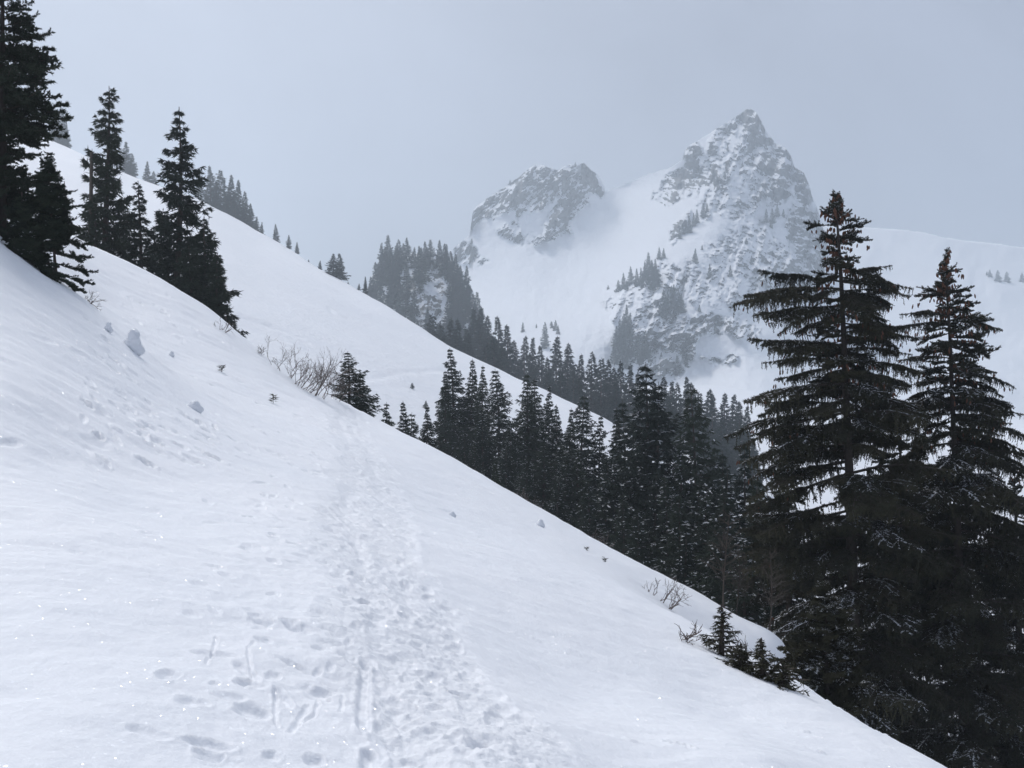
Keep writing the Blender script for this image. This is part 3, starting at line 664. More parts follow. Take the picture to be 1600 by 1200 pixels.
# ---- boughs of the near spruces, each an object of its own
def bough(seed, L, style):
    """a bough along +X: woody axis, side branchlets, hanging twigs ('curtain') or short dense brushes ('brush')"""
    r = np.random.RandomState(seed); b, sn = TB(), TB()
    cur = style == 'curtain'
    k = np.linspace(0, 1, 9); sway = r.normal(0, .09)
    if cur: zc = L * (r.uniform(.02, .09) * np.sin(k * 2.8) - r.uniform(.0, .10) * k ** 2 + r.uniform(0, .07) * k ** 5)
    else: zc = L * (-r.uniform(.02, .10) * k + r.uniform(.12, .22) * k ** 2)
    pts = np.stack([L * k, L * (sway * k ** 2 + .02 * np.sin(k * 7 + seed)), zc], -1)
    b.tube(pts, np.linspace(.010 * L + .004, .006, 9), 1, 4)
    axes = [(pts, 1.0, 0.08)]
    for f in range(r.randint(2, 4)):                 # the bough forks
        kf = r.uniform(.22, .6); q = np.array([np.interp(kf, k, pts[:, c]) for c in range(3)]); a = r.choice([-1, 1]) * r.uniform(.35, .8)
        d = np.array([math.cos(a), math.sin(a), r.uniform(-.12, .06)]); l2 = L * (1 - kf) * r.uniform(.55, .9)
        p2 = q + d * l2 * k[:, None] + np.stack([0 * k, -.15 * np.sign(a) * l2 * k ** 2, l2 * (.05 * np.sin(k * 3) - .05 * k ** 2)], -1)
        b.tube(p2, np.linspace(.006 * L, .005, 9), 1, 3); axes.append((p2, l2 / L, .12))
    for pts, fr, k0 in axes:
        m = int((40 if cur else 26) * fr + 6)
        kb = np.sort(r.uniform(k0, 1.0, m)); sg = r.choice([-1., 1.], m)
        B = np.stack([np.interp(kb, k, pts[:, c]) for c in range(3)], -1)
        dirx = nrm(pts[-1] - pts[0]); sdir = np.array([-dirx[1], dirx[0], 0])
        clump = .35 + .9 * np.clip(pn(kb * 6 + seed, kb * 0 + fr * 9) + .5, 0, 1.2)
        ls = L * fr ** .6 * (.035 + (.20 if cur else .26) * np.sin(np.clip(kb * .92 + .06, 0, 1) * math.pi) ** .6) * r.uniform(.4, 1.15, m) * clump
        for i in range(m):
            a = math.radians(r.uniform(25, 75)); bd = dirx * math.cos(a) + sdir * sg[i] * math.sin(a) + np.array([0, 0, r.uniform(-.35, .12) if cur else r.uniform(-.1, .45)])
            e = B[i] + bd * ls[i]; mid = (B[i] + e) / 2 + np.array([0, 0, .06 * ls[i]]); e = e + np.array([0, 0, -.15 * ls[i] if cur else .05 * ls[i]])
            b.tube([B[i], mid, e], [.008, .006, .003], 1, 3)
            n = 5 + int(ls[i] * (19 if cur else 34)); u = r.uniform(.05, 1, n); P = B[i] + (e - B[i]) * u[:, None]; P[:, 2] += .05 * ls[i] * np.sin(u * math.pi)
            rp = 4
            b.tufts(np.repeat(P, rp, 0), nrm(bd)[None] * .7 + r.normal(size=(rp * n, 3)) * .62 + np.array([0, 0, -.08 if cur else .1]), (.080 if cur else .062) * r.uniform(.55, 1.25, rp * n), .030 if cur else .024, 0, r)
            if r.rand() < .55:
                mk = r.rand(n) < .65
                sn.tufts(P[mk] + np.array([0, 0, .02]), nrm(bd)[None] + r.normal(size=(mk.sum(), 3)) * np.array([.45, .45, .08]), .07 * r.uniform(.4, 1.3, mk.sum()), .026 * r.uniform(.5, 1.4, mk.sum()), 0, r, flat=(0, 0, 1))
            if cur:                                   # hanging twigs, unevenly long
                for h in range(r.poisson(1.5 * clump[i])):
                    p0 = B[i] + (e - B[i]) * r.uniform(.1, 1); hl = min(.06 + r.exponential(.13), .55) * (.5 + .5 * math.sin(kb[i] * math.pi)) * L / 3.0 * 1.15
                    ns = int(4 + hl * 26); uu = np.linspace(0, 1, ns)
                    q0 = p0 + np.stack([uu * r.normal(.1, .12) * hl, uu * r.normal(0, .12) * hl, -hl * uu], -1)
                    b.tufts(np.repeat(q0, 2, 0), np.array([[.15, 0, -.9]]) + r.normal(size=(2 * ns, 3)) * .5, .070 * r.uniform(.55, 1.2, 2 * ns), .027, 0, r)
        na = int(90 * fr); ua = r.uniform(.12, 1, na); A = np.stack([np.interp(ua, k, pts[:, c]) for c in range(3)], -1)
        b.tufts(A, dirx[None] * .7 + r.normal(size=(na, 3)) * .65 + np.array([0, 0, .1]), .085 if cur else .065, .026, 0, r)
        mk = (pn(ua * 5 + seed * 3, ua * 0) > -.05) & (ua > .25)
        sn.tufts(A[mk] + np.array([0, 0, .028]), dirx[None] + r.normal(size=(mk.sum(), 3)) * np.array([.35, .6, .08]), .09, .032, 0, r, flat=(0, 0, 1))
    return b, sn
BOUGHS = {}
def bough_set(style, L, needle, n=6):
    out = []
    for i in range(n):
        b, sn = bough(100 + i + (50 if style != 'curtain' else 0), L, style)
        sn2 = sn
        out.append((b.mesh('bough', [needle, M_BARK]), sn2.mesh('snow_cover', [M_TSNOW])))
    return out
SNOWRNG = np.random.RandomState(5)
def put_bough(tree, meshes, A, Tt, L0, idx, snow, wide=1.0):
    """a bough from A to Tt (world), child of the tree"""
    A = Vector(A); d = Vector(Tt) - A; ln = d.length
    x = d.normalized(); y = Vector((0, 0, 1)).cross(x)
    if y.length < .05: y = Vector((0, 1, 0))
    y.normalize(); z = x.cross(y)
    s = ln / L0; sw = s ** .8 * wide
    M = Matrix(((x.x * s, y.x * sw, z.x * sw, A.x - tree.location.x), (x.y * s, y.y * sw, z.y * sw, A.y - tree.location.y), (x.z * s, y.z * sw, z.z * sw, A.z - tree.location.z), (0, 0, 0, 1)))
    bm, sm = meshes[idx % len(meshes)]
    o = link('bough', bm, tree); o.matrix_local = M
    if snow:
        c = link('snow_cover', sm, o); c['kind'] = 'stuff'
    return o
def cone_cluster(seed, pts, size):
    r = np.random.RandomState(seed); b = TB()
    for p in pts:
        l = size * r.uniform(.7, 1.2); d = nrm(np.array([r.normal(0, .2), r.normal(0, .2), -1.]))
        b.tube([p, p + d * l * .35, p + d * l * .75, p + d * l], [.008, size * .17, size * .15, .004], 0, 5)
    return b

def bare_shrub(seed, h, nst, spread, lean, thick=.016, depth=4, side=(1, 0)):
    """leafless shrub: several stems that fork upward"""
    r = np.random.RandomState(seed); b = TB()
    def grow(p, d, l, rad, lev):
        n = 4; pts = [np.array(p)]; dd = d.copy()
        for i in range(n):
            dd = nrm(dd + r.normal(0, .19, 3) + np.array([0, 0, .05])); pts.append(pts[-1] + dd * l / n)
        b.tube(pts, np.linspace(rad, rad * .55, n + 1), 0, 3)
        if lev <= 0: return
        for c in range(r.randint(2, 4)):
            t = r.uniform(.35, 1); i = min(n - 1, int(t * n)); q = pts[i] + (pts[i + 1] - pts[i]) * (t * n - i)
            grow(q, nrm(dd + r.normal(0, .52, 3) + np.array([0, 0, .15])), l * r.uniform(.5, .75), max(rad * .55, .0035), lev - 1)
    for i in range(nst):
        a = r.uniform(0, 2 * math.pi)
        d = nrm(np.array([math.cos(a) * spread + lean * side[0], math.sin(a) * spread + lean * side[1], 1.]))
        p = np.array([math.cos(a) * .06 * nst ** .5, math.sin(a) * .06, -.25])
        grow(p, d, h * r.uniform(.45, .62), thick * r.uniform(.7, 1.2), depth - 1)
    return b.mesh('bare_shrub', [M_TWIG], True)

def bare_sapling(seed, h, thick):
    """thin leafless tree: one straight stem with short fine side twigs"""
    r = np.random.RandomState(seed); b = TB(); zz = np.linspace(-.3, h, 9)
    st = np.stack([.03 * h * np.sin(zz / h * 3 + seed), .02 * h * np.cos(zz / h * 2), zz], -1); b.tube(st, np.linspace(thick, .006, 9), 0, 4)
    for k in range(46):
        z = h * r.uniform(.28, .98); p = np.array([np.interp(z, zz, st[:, c]) for c in range(3)]); a = r.uniform(0, 6.28); l = h * .22 * (1.1 - z / h) + .05 * h
        d = np.array([math.cos(a), math.sin(a), r.uniform(.1, .9)]); q = p + d * l * .5 + np.array([0, 0, .0]); e = p + d * l + np.array([0, 0, .12 * l])
        b.tube([p, q, e], [thick * .35, thick * .25, .003], 0, 3)
        for j in range(3):
            f = p + (e - p) * r.uniform(.4, .95); b.tube([f, f + (d + r.normal(0, .6, 3)) * l * .35], [.005, .002], 0, 3)
    return b.mesh('bare_tree', [M_BARK], True)
# ------------------------------------------------------------------ the two large spruces at the right and their neighbours
CURT = bough_set('curtain', 3.0, M_NEEDLE2, 7)
BRUSH = bough_set('brush', 1.2, M_NEEDLE, 7)
SHORT = bough_set('brush', 1.2, M_NEEDLE2, 5)
def ground(x, y):
    g = -1e9
    if y < 62: g = max(g, near_z(x, y))
    if 44 < y < 430: g = max(g, hill_z(x, y))
    if y > 100: g = max(g, valley_z(x, y))
    return g
def choose(meshes, L0, ln):
    return (SHORT, 1.2) if (L0 > 2 and ln < 1.25) else (meshes, L0)
def near_spruce(Y, trunk, prof, explicit, label, group, meshes, L0, step, per, seed, needle, base_py, droop, snow_p, trunk_r, cone_n=0, maxb=290, shade=0.0):
    """trunk = [(px,py)...] from the tip down; prof = [(py, half width in px)]; explicit = [(attach py, tip px, tip py)]"""
    r = np.random.RandomState(seed); u = Y / F
    tpx = np.array(trunk, float)
    zs = (600 - tpx[:, 1]) * u; xs = (tpx[:, 0] - 800) * u
    basex = xs[-1]; bz = min(near_z(basex, Y), (600 - base_py) * u)
    e = bpy.data.objects.new('spruce_tree', None); COL.objects.link(e); e.location = (basex, Y, bz); tag(e, label, 'tree', group)
    H = zs[0] - bz
    order = np.argsort(zs); zi, xi = zs[order], xs[order]
    tx = lambda z: float(np.interp(z, zi, xi))
    zz = np.concatenate([[bz - .5], np.linspace(bz, zs[0], 24)])
    b = TB(); b.tube(np.stack([[tx(z) - basex for z in zz], 0 * zz, zz - bz], -1), np.interp(zz, [bz, zs[0] - 1.5, zs[0]], [trunk_r, trunk_r * .20, .010]), 0, 8)
    link('trunk', b.mesh('trunk', [M_BARK], True), e)
    pr = np.array(prof, float); half = lambda z: float(np.interp(600 - z / u, pr[:, 0], pr[:, 1])) * u
    n = 0; cones = []
    for k, (ap, tpx_, tpy) in enumerate(explicit):
        z = (600 - ap) * u; A = (tx(z), Y, z); dx = (tpx_ - 800) * u - A[0]
        dy = r.uniform(-.35, .35) * abs(dx); sc_ = (Y + dy) / Y
        Tt = ((tpx_ - 800) * u * sc_, Y + dy, (600 - tpy) * u * sc_); ms, l0 = choose(meshes, L0, abs(dx))
        put_bough(e, ms, A, Tt, l0, r.randint(99), r.rand() < snow_p); n += 1
        if cone_n: cones += [(A[0] + dx * t - basex, dy * t, (z + ((600 - tpy) * u - z) * t) - bz - .10) for t in r.uniform(.25, 1, 4)]
    z = zs[0] - .12
    while z > bz + (.5 if L0 > 2 else .08) and n < maxb:
        hw = half(z)
        for j in range(per if hw > .5 else per + 2):
            az = r.uniform(0, 2 * math.pi); ln = max(hw, .14) * min(.98, r.uniform(.42, .92) * (1 + .9 * float(pn(az * 1.1 + seed, z * .75, 3))))
            zt = z + r.normal(0, step * .45); rel = (zs[0] - z) / H
            pitch = (.9 - rel * 9) if rel < .09 else -droop * r.uniform(.2, 1.3) + r.normal(0, .10)
            A = (tx(zt), Y, zt); Tt = (A[0] + ln * math.cos(az), Y + ln * math.sin(az), zt + ln * pitch)
            ms, l0 = choose(meshes, L0, ln); put_bough(e, ms, A, Tt, l0, r.randint(99), r.rand() < snow_p, r.uniform(.85, 1.6)); n += 1
            if cone_n and rel < .33:
                cones += [(A[0] + (Tt[0] - A[0]) * t - basex, (Tt[1] - Y) * t, zt + (Tt[2] - zt) * t - bz - .05) for t in r.uniform(.2, 1, 8 if rel < .14 else 4)]
            if n >= maxb: break
        z -= step * (1.0 if hw > .5 else .6)
    if cones:
        link('cone_bunch', cone_cluster(seed, cones[:1500], .145).mesh('cone_bunch', [M_CONE], True), e)['kind'] = 'stuff'
    return e

G_RIGHT = 'large spruces at the right edge of the slope'
near_spruce(30.0, [(1306, 306), (1309, 360), (1314, 430), (1318, 520), (1322, 620), (1328, 760), (1332, 900), (1336, 1080), (1338, 1160)],
    [(306, 5), (327, 20), (345, 36), (362, 46), (380, 46), (394, 32), (410, 34), (424, 80), (440, 105), (470, 112), (500, 105), (520, 95), (545, 90), (575, 88), (610, 120), (650, 165), (700, 175), (800, 182), (900, 180), (1000, 165), (1100, 140), (1160, 120)],
    [(350, 1262, 357), (366, 1274, 378), (350, 1335, 330), (345, 1346, 345), (358, 1361, 352), (370, 1361, 381), (392, 1283, 398), (440, 1186, 431), (436, 1389, 421), (440, 1372, 440), (452, 1157, 460), (455, 1416, 457), (458, 1395, 480), (470, 1150, 477), (478, 1170, 497), (476, 1215, 515),
     (490, 1185, 500), (492, 1235, 520), (486, 1390, 500), (512, 1420, 512), (505, 1270, 530), (540, 1170, 536), (538, 1200, 552), (535, 1430, 530), (545, 1420, 560), (566, 1196, 574), (570, 1215, 596), (560, 1440, 580), (585, 1430, 600), (600, 1157, 622), (606, 1180, 645), (612, 1440, 640), (625, 1210, 660),
     (640, 1140, 672), (645, 1165, 690), (650, 1450, 690), (680, 1150, 720), (700, 1170, 752), (740, 1165, 800), (780, 1180, 830), (840, 1190, 880), (960, 1170, 1015), (980, 1160, 1040), (1000, 1195, 1030), (1020, 1178, 1055), (1040, 1195, 1070), (1060, 1215, 1085), (920, 1185, 975)],
    'tallest spruce at the right, brown coned top and long layered boughs over snow', G_RIGHT, CURT, 3.0, .32, 5, 21, M_NEEDLE2, 1180, .26, .40, .24, 1, 299)
near_spruce(31.5, [(1477, 406), (1479, 450), (1484, 520), (1487, 600), (1491, 700), (1497, 850), (1503, 1000), (1508, 1180), (1510, 1240)],
    [(406, 5), (425, 16), (445, 26), (462, 42), (480, 45), (500, 60), (530, 70), (560, 66), (600, 85), (640, 105), (700, 130), (800, 165), (900, 180), (1000, 185), (1100, 170), (1240, 140)],
    [(424, 1505, 424), (440, 1461, 450), (456, 1430, 470), (458, 1436, 452), (456, 1520, 455), (468, 1526, 481), (494, 1412, 496), (492, 1568, 517), (495, 1540, 500), (505, 1400, 520), (520, 1425, 540), (535, 1543, 545), (538, 1520, 556), (560, 1400, 566), (572, 1430, 590), (575, 1560, 580), (582, 1584, 606), (590, 1572, 622), (610, 1415, 640), (612, 1562, 642),
     (640, 1600, 655), (650, 1420, 700), (655, 1608, 690), (690, 1615, 735), (700, 1600, 750), (720, 1400, 760), (760, 1640, 800), (800, 1650, 850), (860, 1660, 910)],
    'second tallest spruce at the right frame edge with a narrow rusty tip', G_RIGHT, CURT, 3.0, .33, 5, 22, M_NEEDLE2, 1260, .26, .40, .22, 1, 299)
near_spruce(37.0, [(1405, 640), (1408, 760), (1412, 900), (1416, 1150)],
    [(640, 6), (680, 40), (740, 80), (820, 115), (900, 130), (1000, 140), (1150, 130)], [],
    'dark spruce filling the gap behind and between the two largest spruces', G_RIGHT, CURT, 3.0, .34, 5, 23, M_NEEDLE2, 1180, .32, .25, .24, 0, 240)
near_spruce(36.0, [(1228, 668), (1230, 760), (1232, 900), (1236, 1060)],
    [(668, 6), (700, 30), (740, 55), (800, 80), (900, 92), (980, 80), (1060, 60)], [],
    'dark spruce just left of the tallest spruce, its top under that tree\'s boughs', G_RIGHT, CURT, 3.0, .32, 5, 24, M_NEEDLE2, 1080, .34, .3, .2, 0, 200)
near_spruce(34.0, [(1585, 742), (1588, 850), (1592, 1000), (1596, 1230)],
    [(742, 6), (790, 45), (850, 80), (930, 110), (1100, 130), (1230, 130)], [],
    'shadowed spruce in the lower right corner at the frame edge', G_RIGHT, CURT, 3.0, .34, 5, 25, M_NEEDLE2, 1280, .32, .25, .24, 0, 240)

# ------------------------------------------------------------------ spruces at the left edge
G_LEFT = 'dark spruces on the bank at the left edge'
near_spruce(18.5, [(3, -190), (4, -100), (4, 0), (4, 200), (3, 300), (2, 400)],
    [(-190, 6), (-150, 24), (-50, 50), (0, 52), (40, 68), (80, 80), (110, 70), (130, 86), (170, 96), (200, 100), (222, 60), (245, 55), (270, 70), (330, 80), (400, 92)],
    [(20, 52, 8), (40, 60, 30), (60, 78, 62), (70, 72, 84), (85, 82, 100), (110, 88, 118), (120, 78, 135), (150, 92, 160), (165, 98, 172), (180, 104, 195), (185, 92, 208), (195, 100, 222), (215, 70, 232), (235, 62, 250)],
    'tall black-green spruce cut by the left and upper frame edges', G_LEFT, BRUSH, 1.2, .125, 4, 31, M_NEEDLE, 400, .22, .04, .10, 0, 296)
near_spruce(17.6, [(74, 238), (78, 300), (84, 380), (88, 452)],
    [(238, 4), (262, 14), (290, 26), (320, 36), (350, 42), (390, 50), (420, 54), (452, 52)],
    [(300, 118, 305), (320, 124, 330), (350, 130, 362), (370, 136, 390), (395, 140, 410), (410, 146, 432), (425, 142, 450), (430, 128, 462), (420, 40, 425), (400, 30, 405)],
    'shorter bushy spruce right of the tall left edge spruce, lowest on the bank', G_LEFT, BRUSH, 1.2, .095, 9, 32, M_NEEDLE, 448, .15, .05, .05, 0, 290)
near_spruce(17.2, [(34, 300), (36, 340), (38, 420)],
    [(300, 5), (330, 26), (370, 38), (420, 44)], [(390, 80, 424), (398, 95, 440), (400, 104, 452)],
    'low bushy spruce in front of the tall left edge spruce', G_LEFT, BRUSH, 1.2, .09, 8, 33, M_NEEDLE, 415, .25, .05, .05, 0, 220)

# ------------------------------------------------------------------ group on the crest left of centre
G_CREST = 'spruces standing behind the crest at left'
def tip_tree(px, tip, Y, label, group, seed, Rpx, nb=90, nbr=12, q=9, tl=.20, tw=.05, needle=M_NEEDLE, snow=0.0, surf=ground, **kw):
    x = (px - 800) / F * Y; bz = surf(x, Y); H = (600 - tip) / F * Y - bz
    return big_tree((x, Y, bz), conifer(seed, H, Rpx * Y / F, nb, nbr, q, tl, tw, snow=snow, **kw), label, group, needle)
tip_tree(168, 135, 41, 'tall slender spruce with drooping boughs right beside the dead trunk', G_CREST, 41, 50, 130, 22, 17, tl=.25, tw=.07, power=.62, irr=.30, gap=.08, droop=.40, whorl=34)
tip_tree(277, 167, 41, 'tall spruce with a sparse ragged top, second tall one on the crest', G_CREST, 42, 76, 140, 24, 18, tl=.26, tw=.07, power=.80, irr=.30, gap=.08, droop=.34, whorl=36)
tip_tree(218, 283, 42, 'short pointed spruce between the two tall crest spruces', G_CREST, 43, 42, 110, 20, 15, power=.8, droop=.2)
tip_tree(322, 338, 39, 'dense dark spruce on the right flank of the crest group', G_CREST, 44, 50, 130, 18, 13, power=.75, droop=.15)
tip_tree(340, 395, 38, 'lowest dense spruce at the right end of the crest group', G_CREST, 45, 28, 110, 17, 12, power=.6, droop=.15)
tip_tree(250, 325, 43, 'dense spruce under the left side of the ragged-topped spruce', G_CREST, 46, 54, 130, 21, 16, power=.7, droop=.2)
tip_tree(192, 318, 43, 'dense low spruce under the right side of the slender spruce', G_CREST, 47, 46, 120, 20, 16, power=.7, droop=.2)
tip_tree(150, 318, 40, 'small spruce at the foot of the bare dead trunk', G_CREST, 48, 28, 90, 16, 13, power=.8, droop=.2)
tip_tree(298, 385, 38.5, 'broad low spruce filling the foot of the ragged-topped spruce', G_CREST, 49, 48, 120, 18, 12, power=.6, droop=.15)
tip_tree(107, 283, 42, 'small spruce peeping out behind the bushy left edge spruce', G_CREST, 50, 16, 50, 9, 7, power=.8, droop=.2)
def snag(px, top, Y, label):
    x = (px - 800) / F * Y; bz = near_z(x, Y); H = (600 - top) / F * Y - bz
    r = np.random.RandomState(9); b = TB(); zz = np.linspace(-.4, H, 8)
    b.tube(np.stack([.012 * zz, 0 * zz, zz], -1), np.linspace(.13, .055, 8), 0, 6)
    o = link('dead_trunk', b.mesh('dead_trunk', [M_BARK], True), loc=(x, Y, bz)); tag(o, label, 'dead tree')
    s = TB()
    for k in range(34):
        z = H * r.uniform(.15, .95); a = r.uniform(0, 6.28); l = r.uniform(.12, .5)
        s.tube([(.012 * z, 0, z), (.012 * z + l * math.cos(a), l * math.sin(a), z + r.uniform(-.1, .06))], [.018, .006], 0, 3)
    link('branch_stubs', s.mesh('branch_stubs', [M_BARK], True), o)
snag(140, 238, 40.5, 'bare dead trunk with short stubs left of the slender crest spruce')

# ------------------------------------------------------------------ dark row beyond the right edge of the slope
DP = []
for i in range(7):
    DP.append(conifer(200 + i, 12.0, [2.8, 3.2, 2.9, 3.5, 2.7, 3.1, 3.5][i], 160, 20, 15, .31, .092, crown0=.03, droop=[.16, .28, .2, .3, .14, .24, .3][i], power=[1.0, .92, 1.05, .9, 1.1, .98, .88][i], irr=.26, snow=.085, whorl=[34, 30, 36, 30, 38, 32, 28][i]))
DPROTO = [None] * 7
TRNG0 = np.random.RandomState(12)
def row_tree(i, px, tip, Y, w, label, group, name='spruce_tree'):
    x = (px - 800) / F * Y; bz = ground(x, Y); H = (600 - tip) / F * Y - bz; sz = H / 12.0; sx = w * sz ** .75
    rot = (px * 1.7, TRNG0.normal(0, .022), TRNG0.normal(0, .022))
    if DPROTO[i] is None:
        DPROTO[i] = big_tree((x, Y, bz), DP[i], label, group, M_NEEDLE, rot=rot); DPROTO[i].scale = (sx, sx, sz); return DPROTO[i]
    return copy_tree(DPROTO[i], (x, Y, bz), (sx, sx, sz), rot, label, group)
G_ROW = 'dark snow-dusted spruces beyond the edge of the slope'
for a in [
    (0, 710, 543, 80, .95, 'airy layered spruce, leftmost tall tree of the dark row'), (4, 699, 578, 76, .8, 'thin spruce tucked against the left side of the airy layered spruce'),
    (2, 734, 560, 79, .8, 'slim spruce immediately right of the airy layered spruce'), (4, 754, 570, 78, .75, 'narrow spruce halfway between the airy spruce and the broad pointed spruce'),
    (3, 782, 576, 75, .95, 'broad sharply pointed spruce near the left end of the dark row'), (1, 825, 582, 74, .85, 'left one of two equal close-set spruces mid-row under the hillside end'),
    (5, 838, 590, 75, .9, 'right one of two equal close-set spruces mid-row under the hillside end'), (4, 855, 601, 76, .75, 'slim spruce touching the right of the two close-set spruces'),
    (2, 871, 631, 71, .7, 'short thin spruce left of the small spire-tipped spruce'), (4, 887, 637, 70, .7, 'small spire-tipped spruce just left of the dome-topped spruce'),
    (6, 907, 616, 68, .95, 'dome-topped spruce standing before the tapering end of the snowy hillside'), (0, 937, 648, 68, .75, 'short spruce under the very tip of the snowy hillside'),
    (2, 960, 636, 66, .75, 'slim spruce left of the big twin-topped spruce, nearer the hillside tip'), (1, 983, 625, 64, .85, 'spruce leaning against the left flank of the big twin-topped spruce'),
    (3, 1007, 566, 60, 1.05, 'big twin-topped spruce, the taller of its two tops'), (5, 1023, 596, 59.5, .95, 'lower right top of the big twin-topped spruce pair'),
    (6, 1090, 601, 58, .85, 'stout lone-topped spruce between the twin-topped spruce and the tallest right spruce'), (2, 1062, 690, 57, .75, 'lower spruce in the notch left of the stout lone-topped spruce'),
    (1, 1132, 704, 56, .8, 'dim lower spruce right of the stout lone-topped spruce'), (5, 1165, 690, 55, .85, 'dim spruce under the left boughs of the tallest right spruce'),
    (0, 1042, 742, 53, .85, 'shaded lower spruce in front of the big twin-topped spruce'), (3, 1108, 770, 51, .9, 'shaded lower spruce in front of the stout lone-topped spruce'),
    (4, 962, 722, 58, .8, 'shaded lower spruce below the slim hillside-tip spruce'), (5, 880, 705, 62, .85, 'shaded lower spruce below the small spire-tipped spruce'),
    (6, 925, 745, 56, .85, 'shaded low spruce close to the snow edge below the dome-topped spruce'), (1, 1000, 792, 50, .85, 'lowest shaded spruce near the snow edge below the twin-topped spruce'),
    (2, 800, 655, 70, .85, 'dark lower spruce in front between broad pointed and close-set spruces'), (3, 848, 690, 66, .9, 'dark lower spruce in front of the two close-set spruces'),
    (0, 755, 640, 72, .8, 'dark lower spruce in front of the narrow spruce'), (4, 1072, 815, 46, .85, 'shaded spruce near the snow edge behind the thin bare trees'),
    (5, 1150, 800, 46, .95, 'shaded spruce behind the tall thin bare tree at the edge'), (6, 1190, 840, 42, .9, 'shaded spruce at the left foot of the tallest right spruce'),
    (1, 1186, 742, 47, .85, 'shaded spruce just under the lowest left boughs of the tallest spruce'), (6, 1136, 772, 44, .85, 'shaded spruce directly behind the tallest thin bare tree'), (3, 1214, 786, 44, .85, 'shaded spruce between the bare trees and the tallest spruce'), (5, 1166, 838, 38, .85, 'low shaded spruce behind the short thin bare tree'),
    (2, 771, 718, 46, .75, 'little frosted spruce at the snow edge in front of the dark row'),
]:
    row_tree(*a[:5], a[5], G_ROW)
for k, (px, tip, Y) in enumerate([(725, 668, 72), (790, 690, 68), (822, 712, 66), (905, 700, 62), (946, 712, 59), (1022, 740, 54), (868, 735, 60), (1085, 745, 52), (1055, 770, 50), (975, 770, 53), (1125, 735, 51), (742, 690, 70)]):
    row_tree((k * 3) % 7, px, tip, Y, .85, 'dark spruce deep inside the row, mostly hidden behind its taller neighbours', G_ROW)
G_SAP = 'young spruces along the end of the track'
for a in [(3, 545, 549, 37.5, 1.0, 'young spruce at the end of the bare shrubs by the track end'), (1, 561, 583, 38, 1.05, 'lower young spruce leaning on the right of the track-end spruce'),
          (4, 602, 628, 52, .9, 'small spruce tip just right of the track end'), (2, 627, 626, 54, .75, 'thin pointed young spruce, middle of the small ones past the track end'),
          (6, 642, 644, 53, .7, 'short young spruce touching the thin pointed young one'), (4, 669, 632, 58, .8, 'evenly tiered young spruce beside the dark row')]:
    row_tree(*a[:5], a[5], G_SAP)

# ------------------------------------------------------------------ far trees: one mesh each
FARM = []
for i in range(6):
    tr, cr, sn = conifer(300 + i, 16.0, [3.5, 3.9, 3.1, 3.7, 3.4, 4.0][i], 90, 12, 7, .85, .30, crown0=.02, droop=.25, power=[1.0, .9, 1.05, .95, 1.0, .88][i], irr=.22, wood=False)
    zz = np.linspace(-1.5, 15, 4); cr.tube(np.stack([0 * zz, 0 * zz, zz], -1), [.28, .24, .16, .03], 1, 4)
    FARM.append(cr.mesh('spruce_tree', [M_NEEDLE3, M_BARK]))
TRNG = np.random.RandomState(77)
def far_tree(px, tip, Y, surf, label, group, w=1.0, base=None, i=None):
    x = (px - 800) / F * Y
    bz = surf(x, Y) if base is None else base
    H = (600 - tip) / F * Y - bz
    o = link('spruce_tree', FARM[TRNG.randint(6) if i is None else i], loc=(x, Y, bz)); sz = H / 16.0
    o.scale = (w * sz ** .8,) * 2 + (sz,); o.rotation_euler = (0, 0, TRNG.uniform(0, 6.28)); tag(o, label, 'tree', group); return o
G_RIDGE = 'hazy spruces on the skyline of the left hillside'
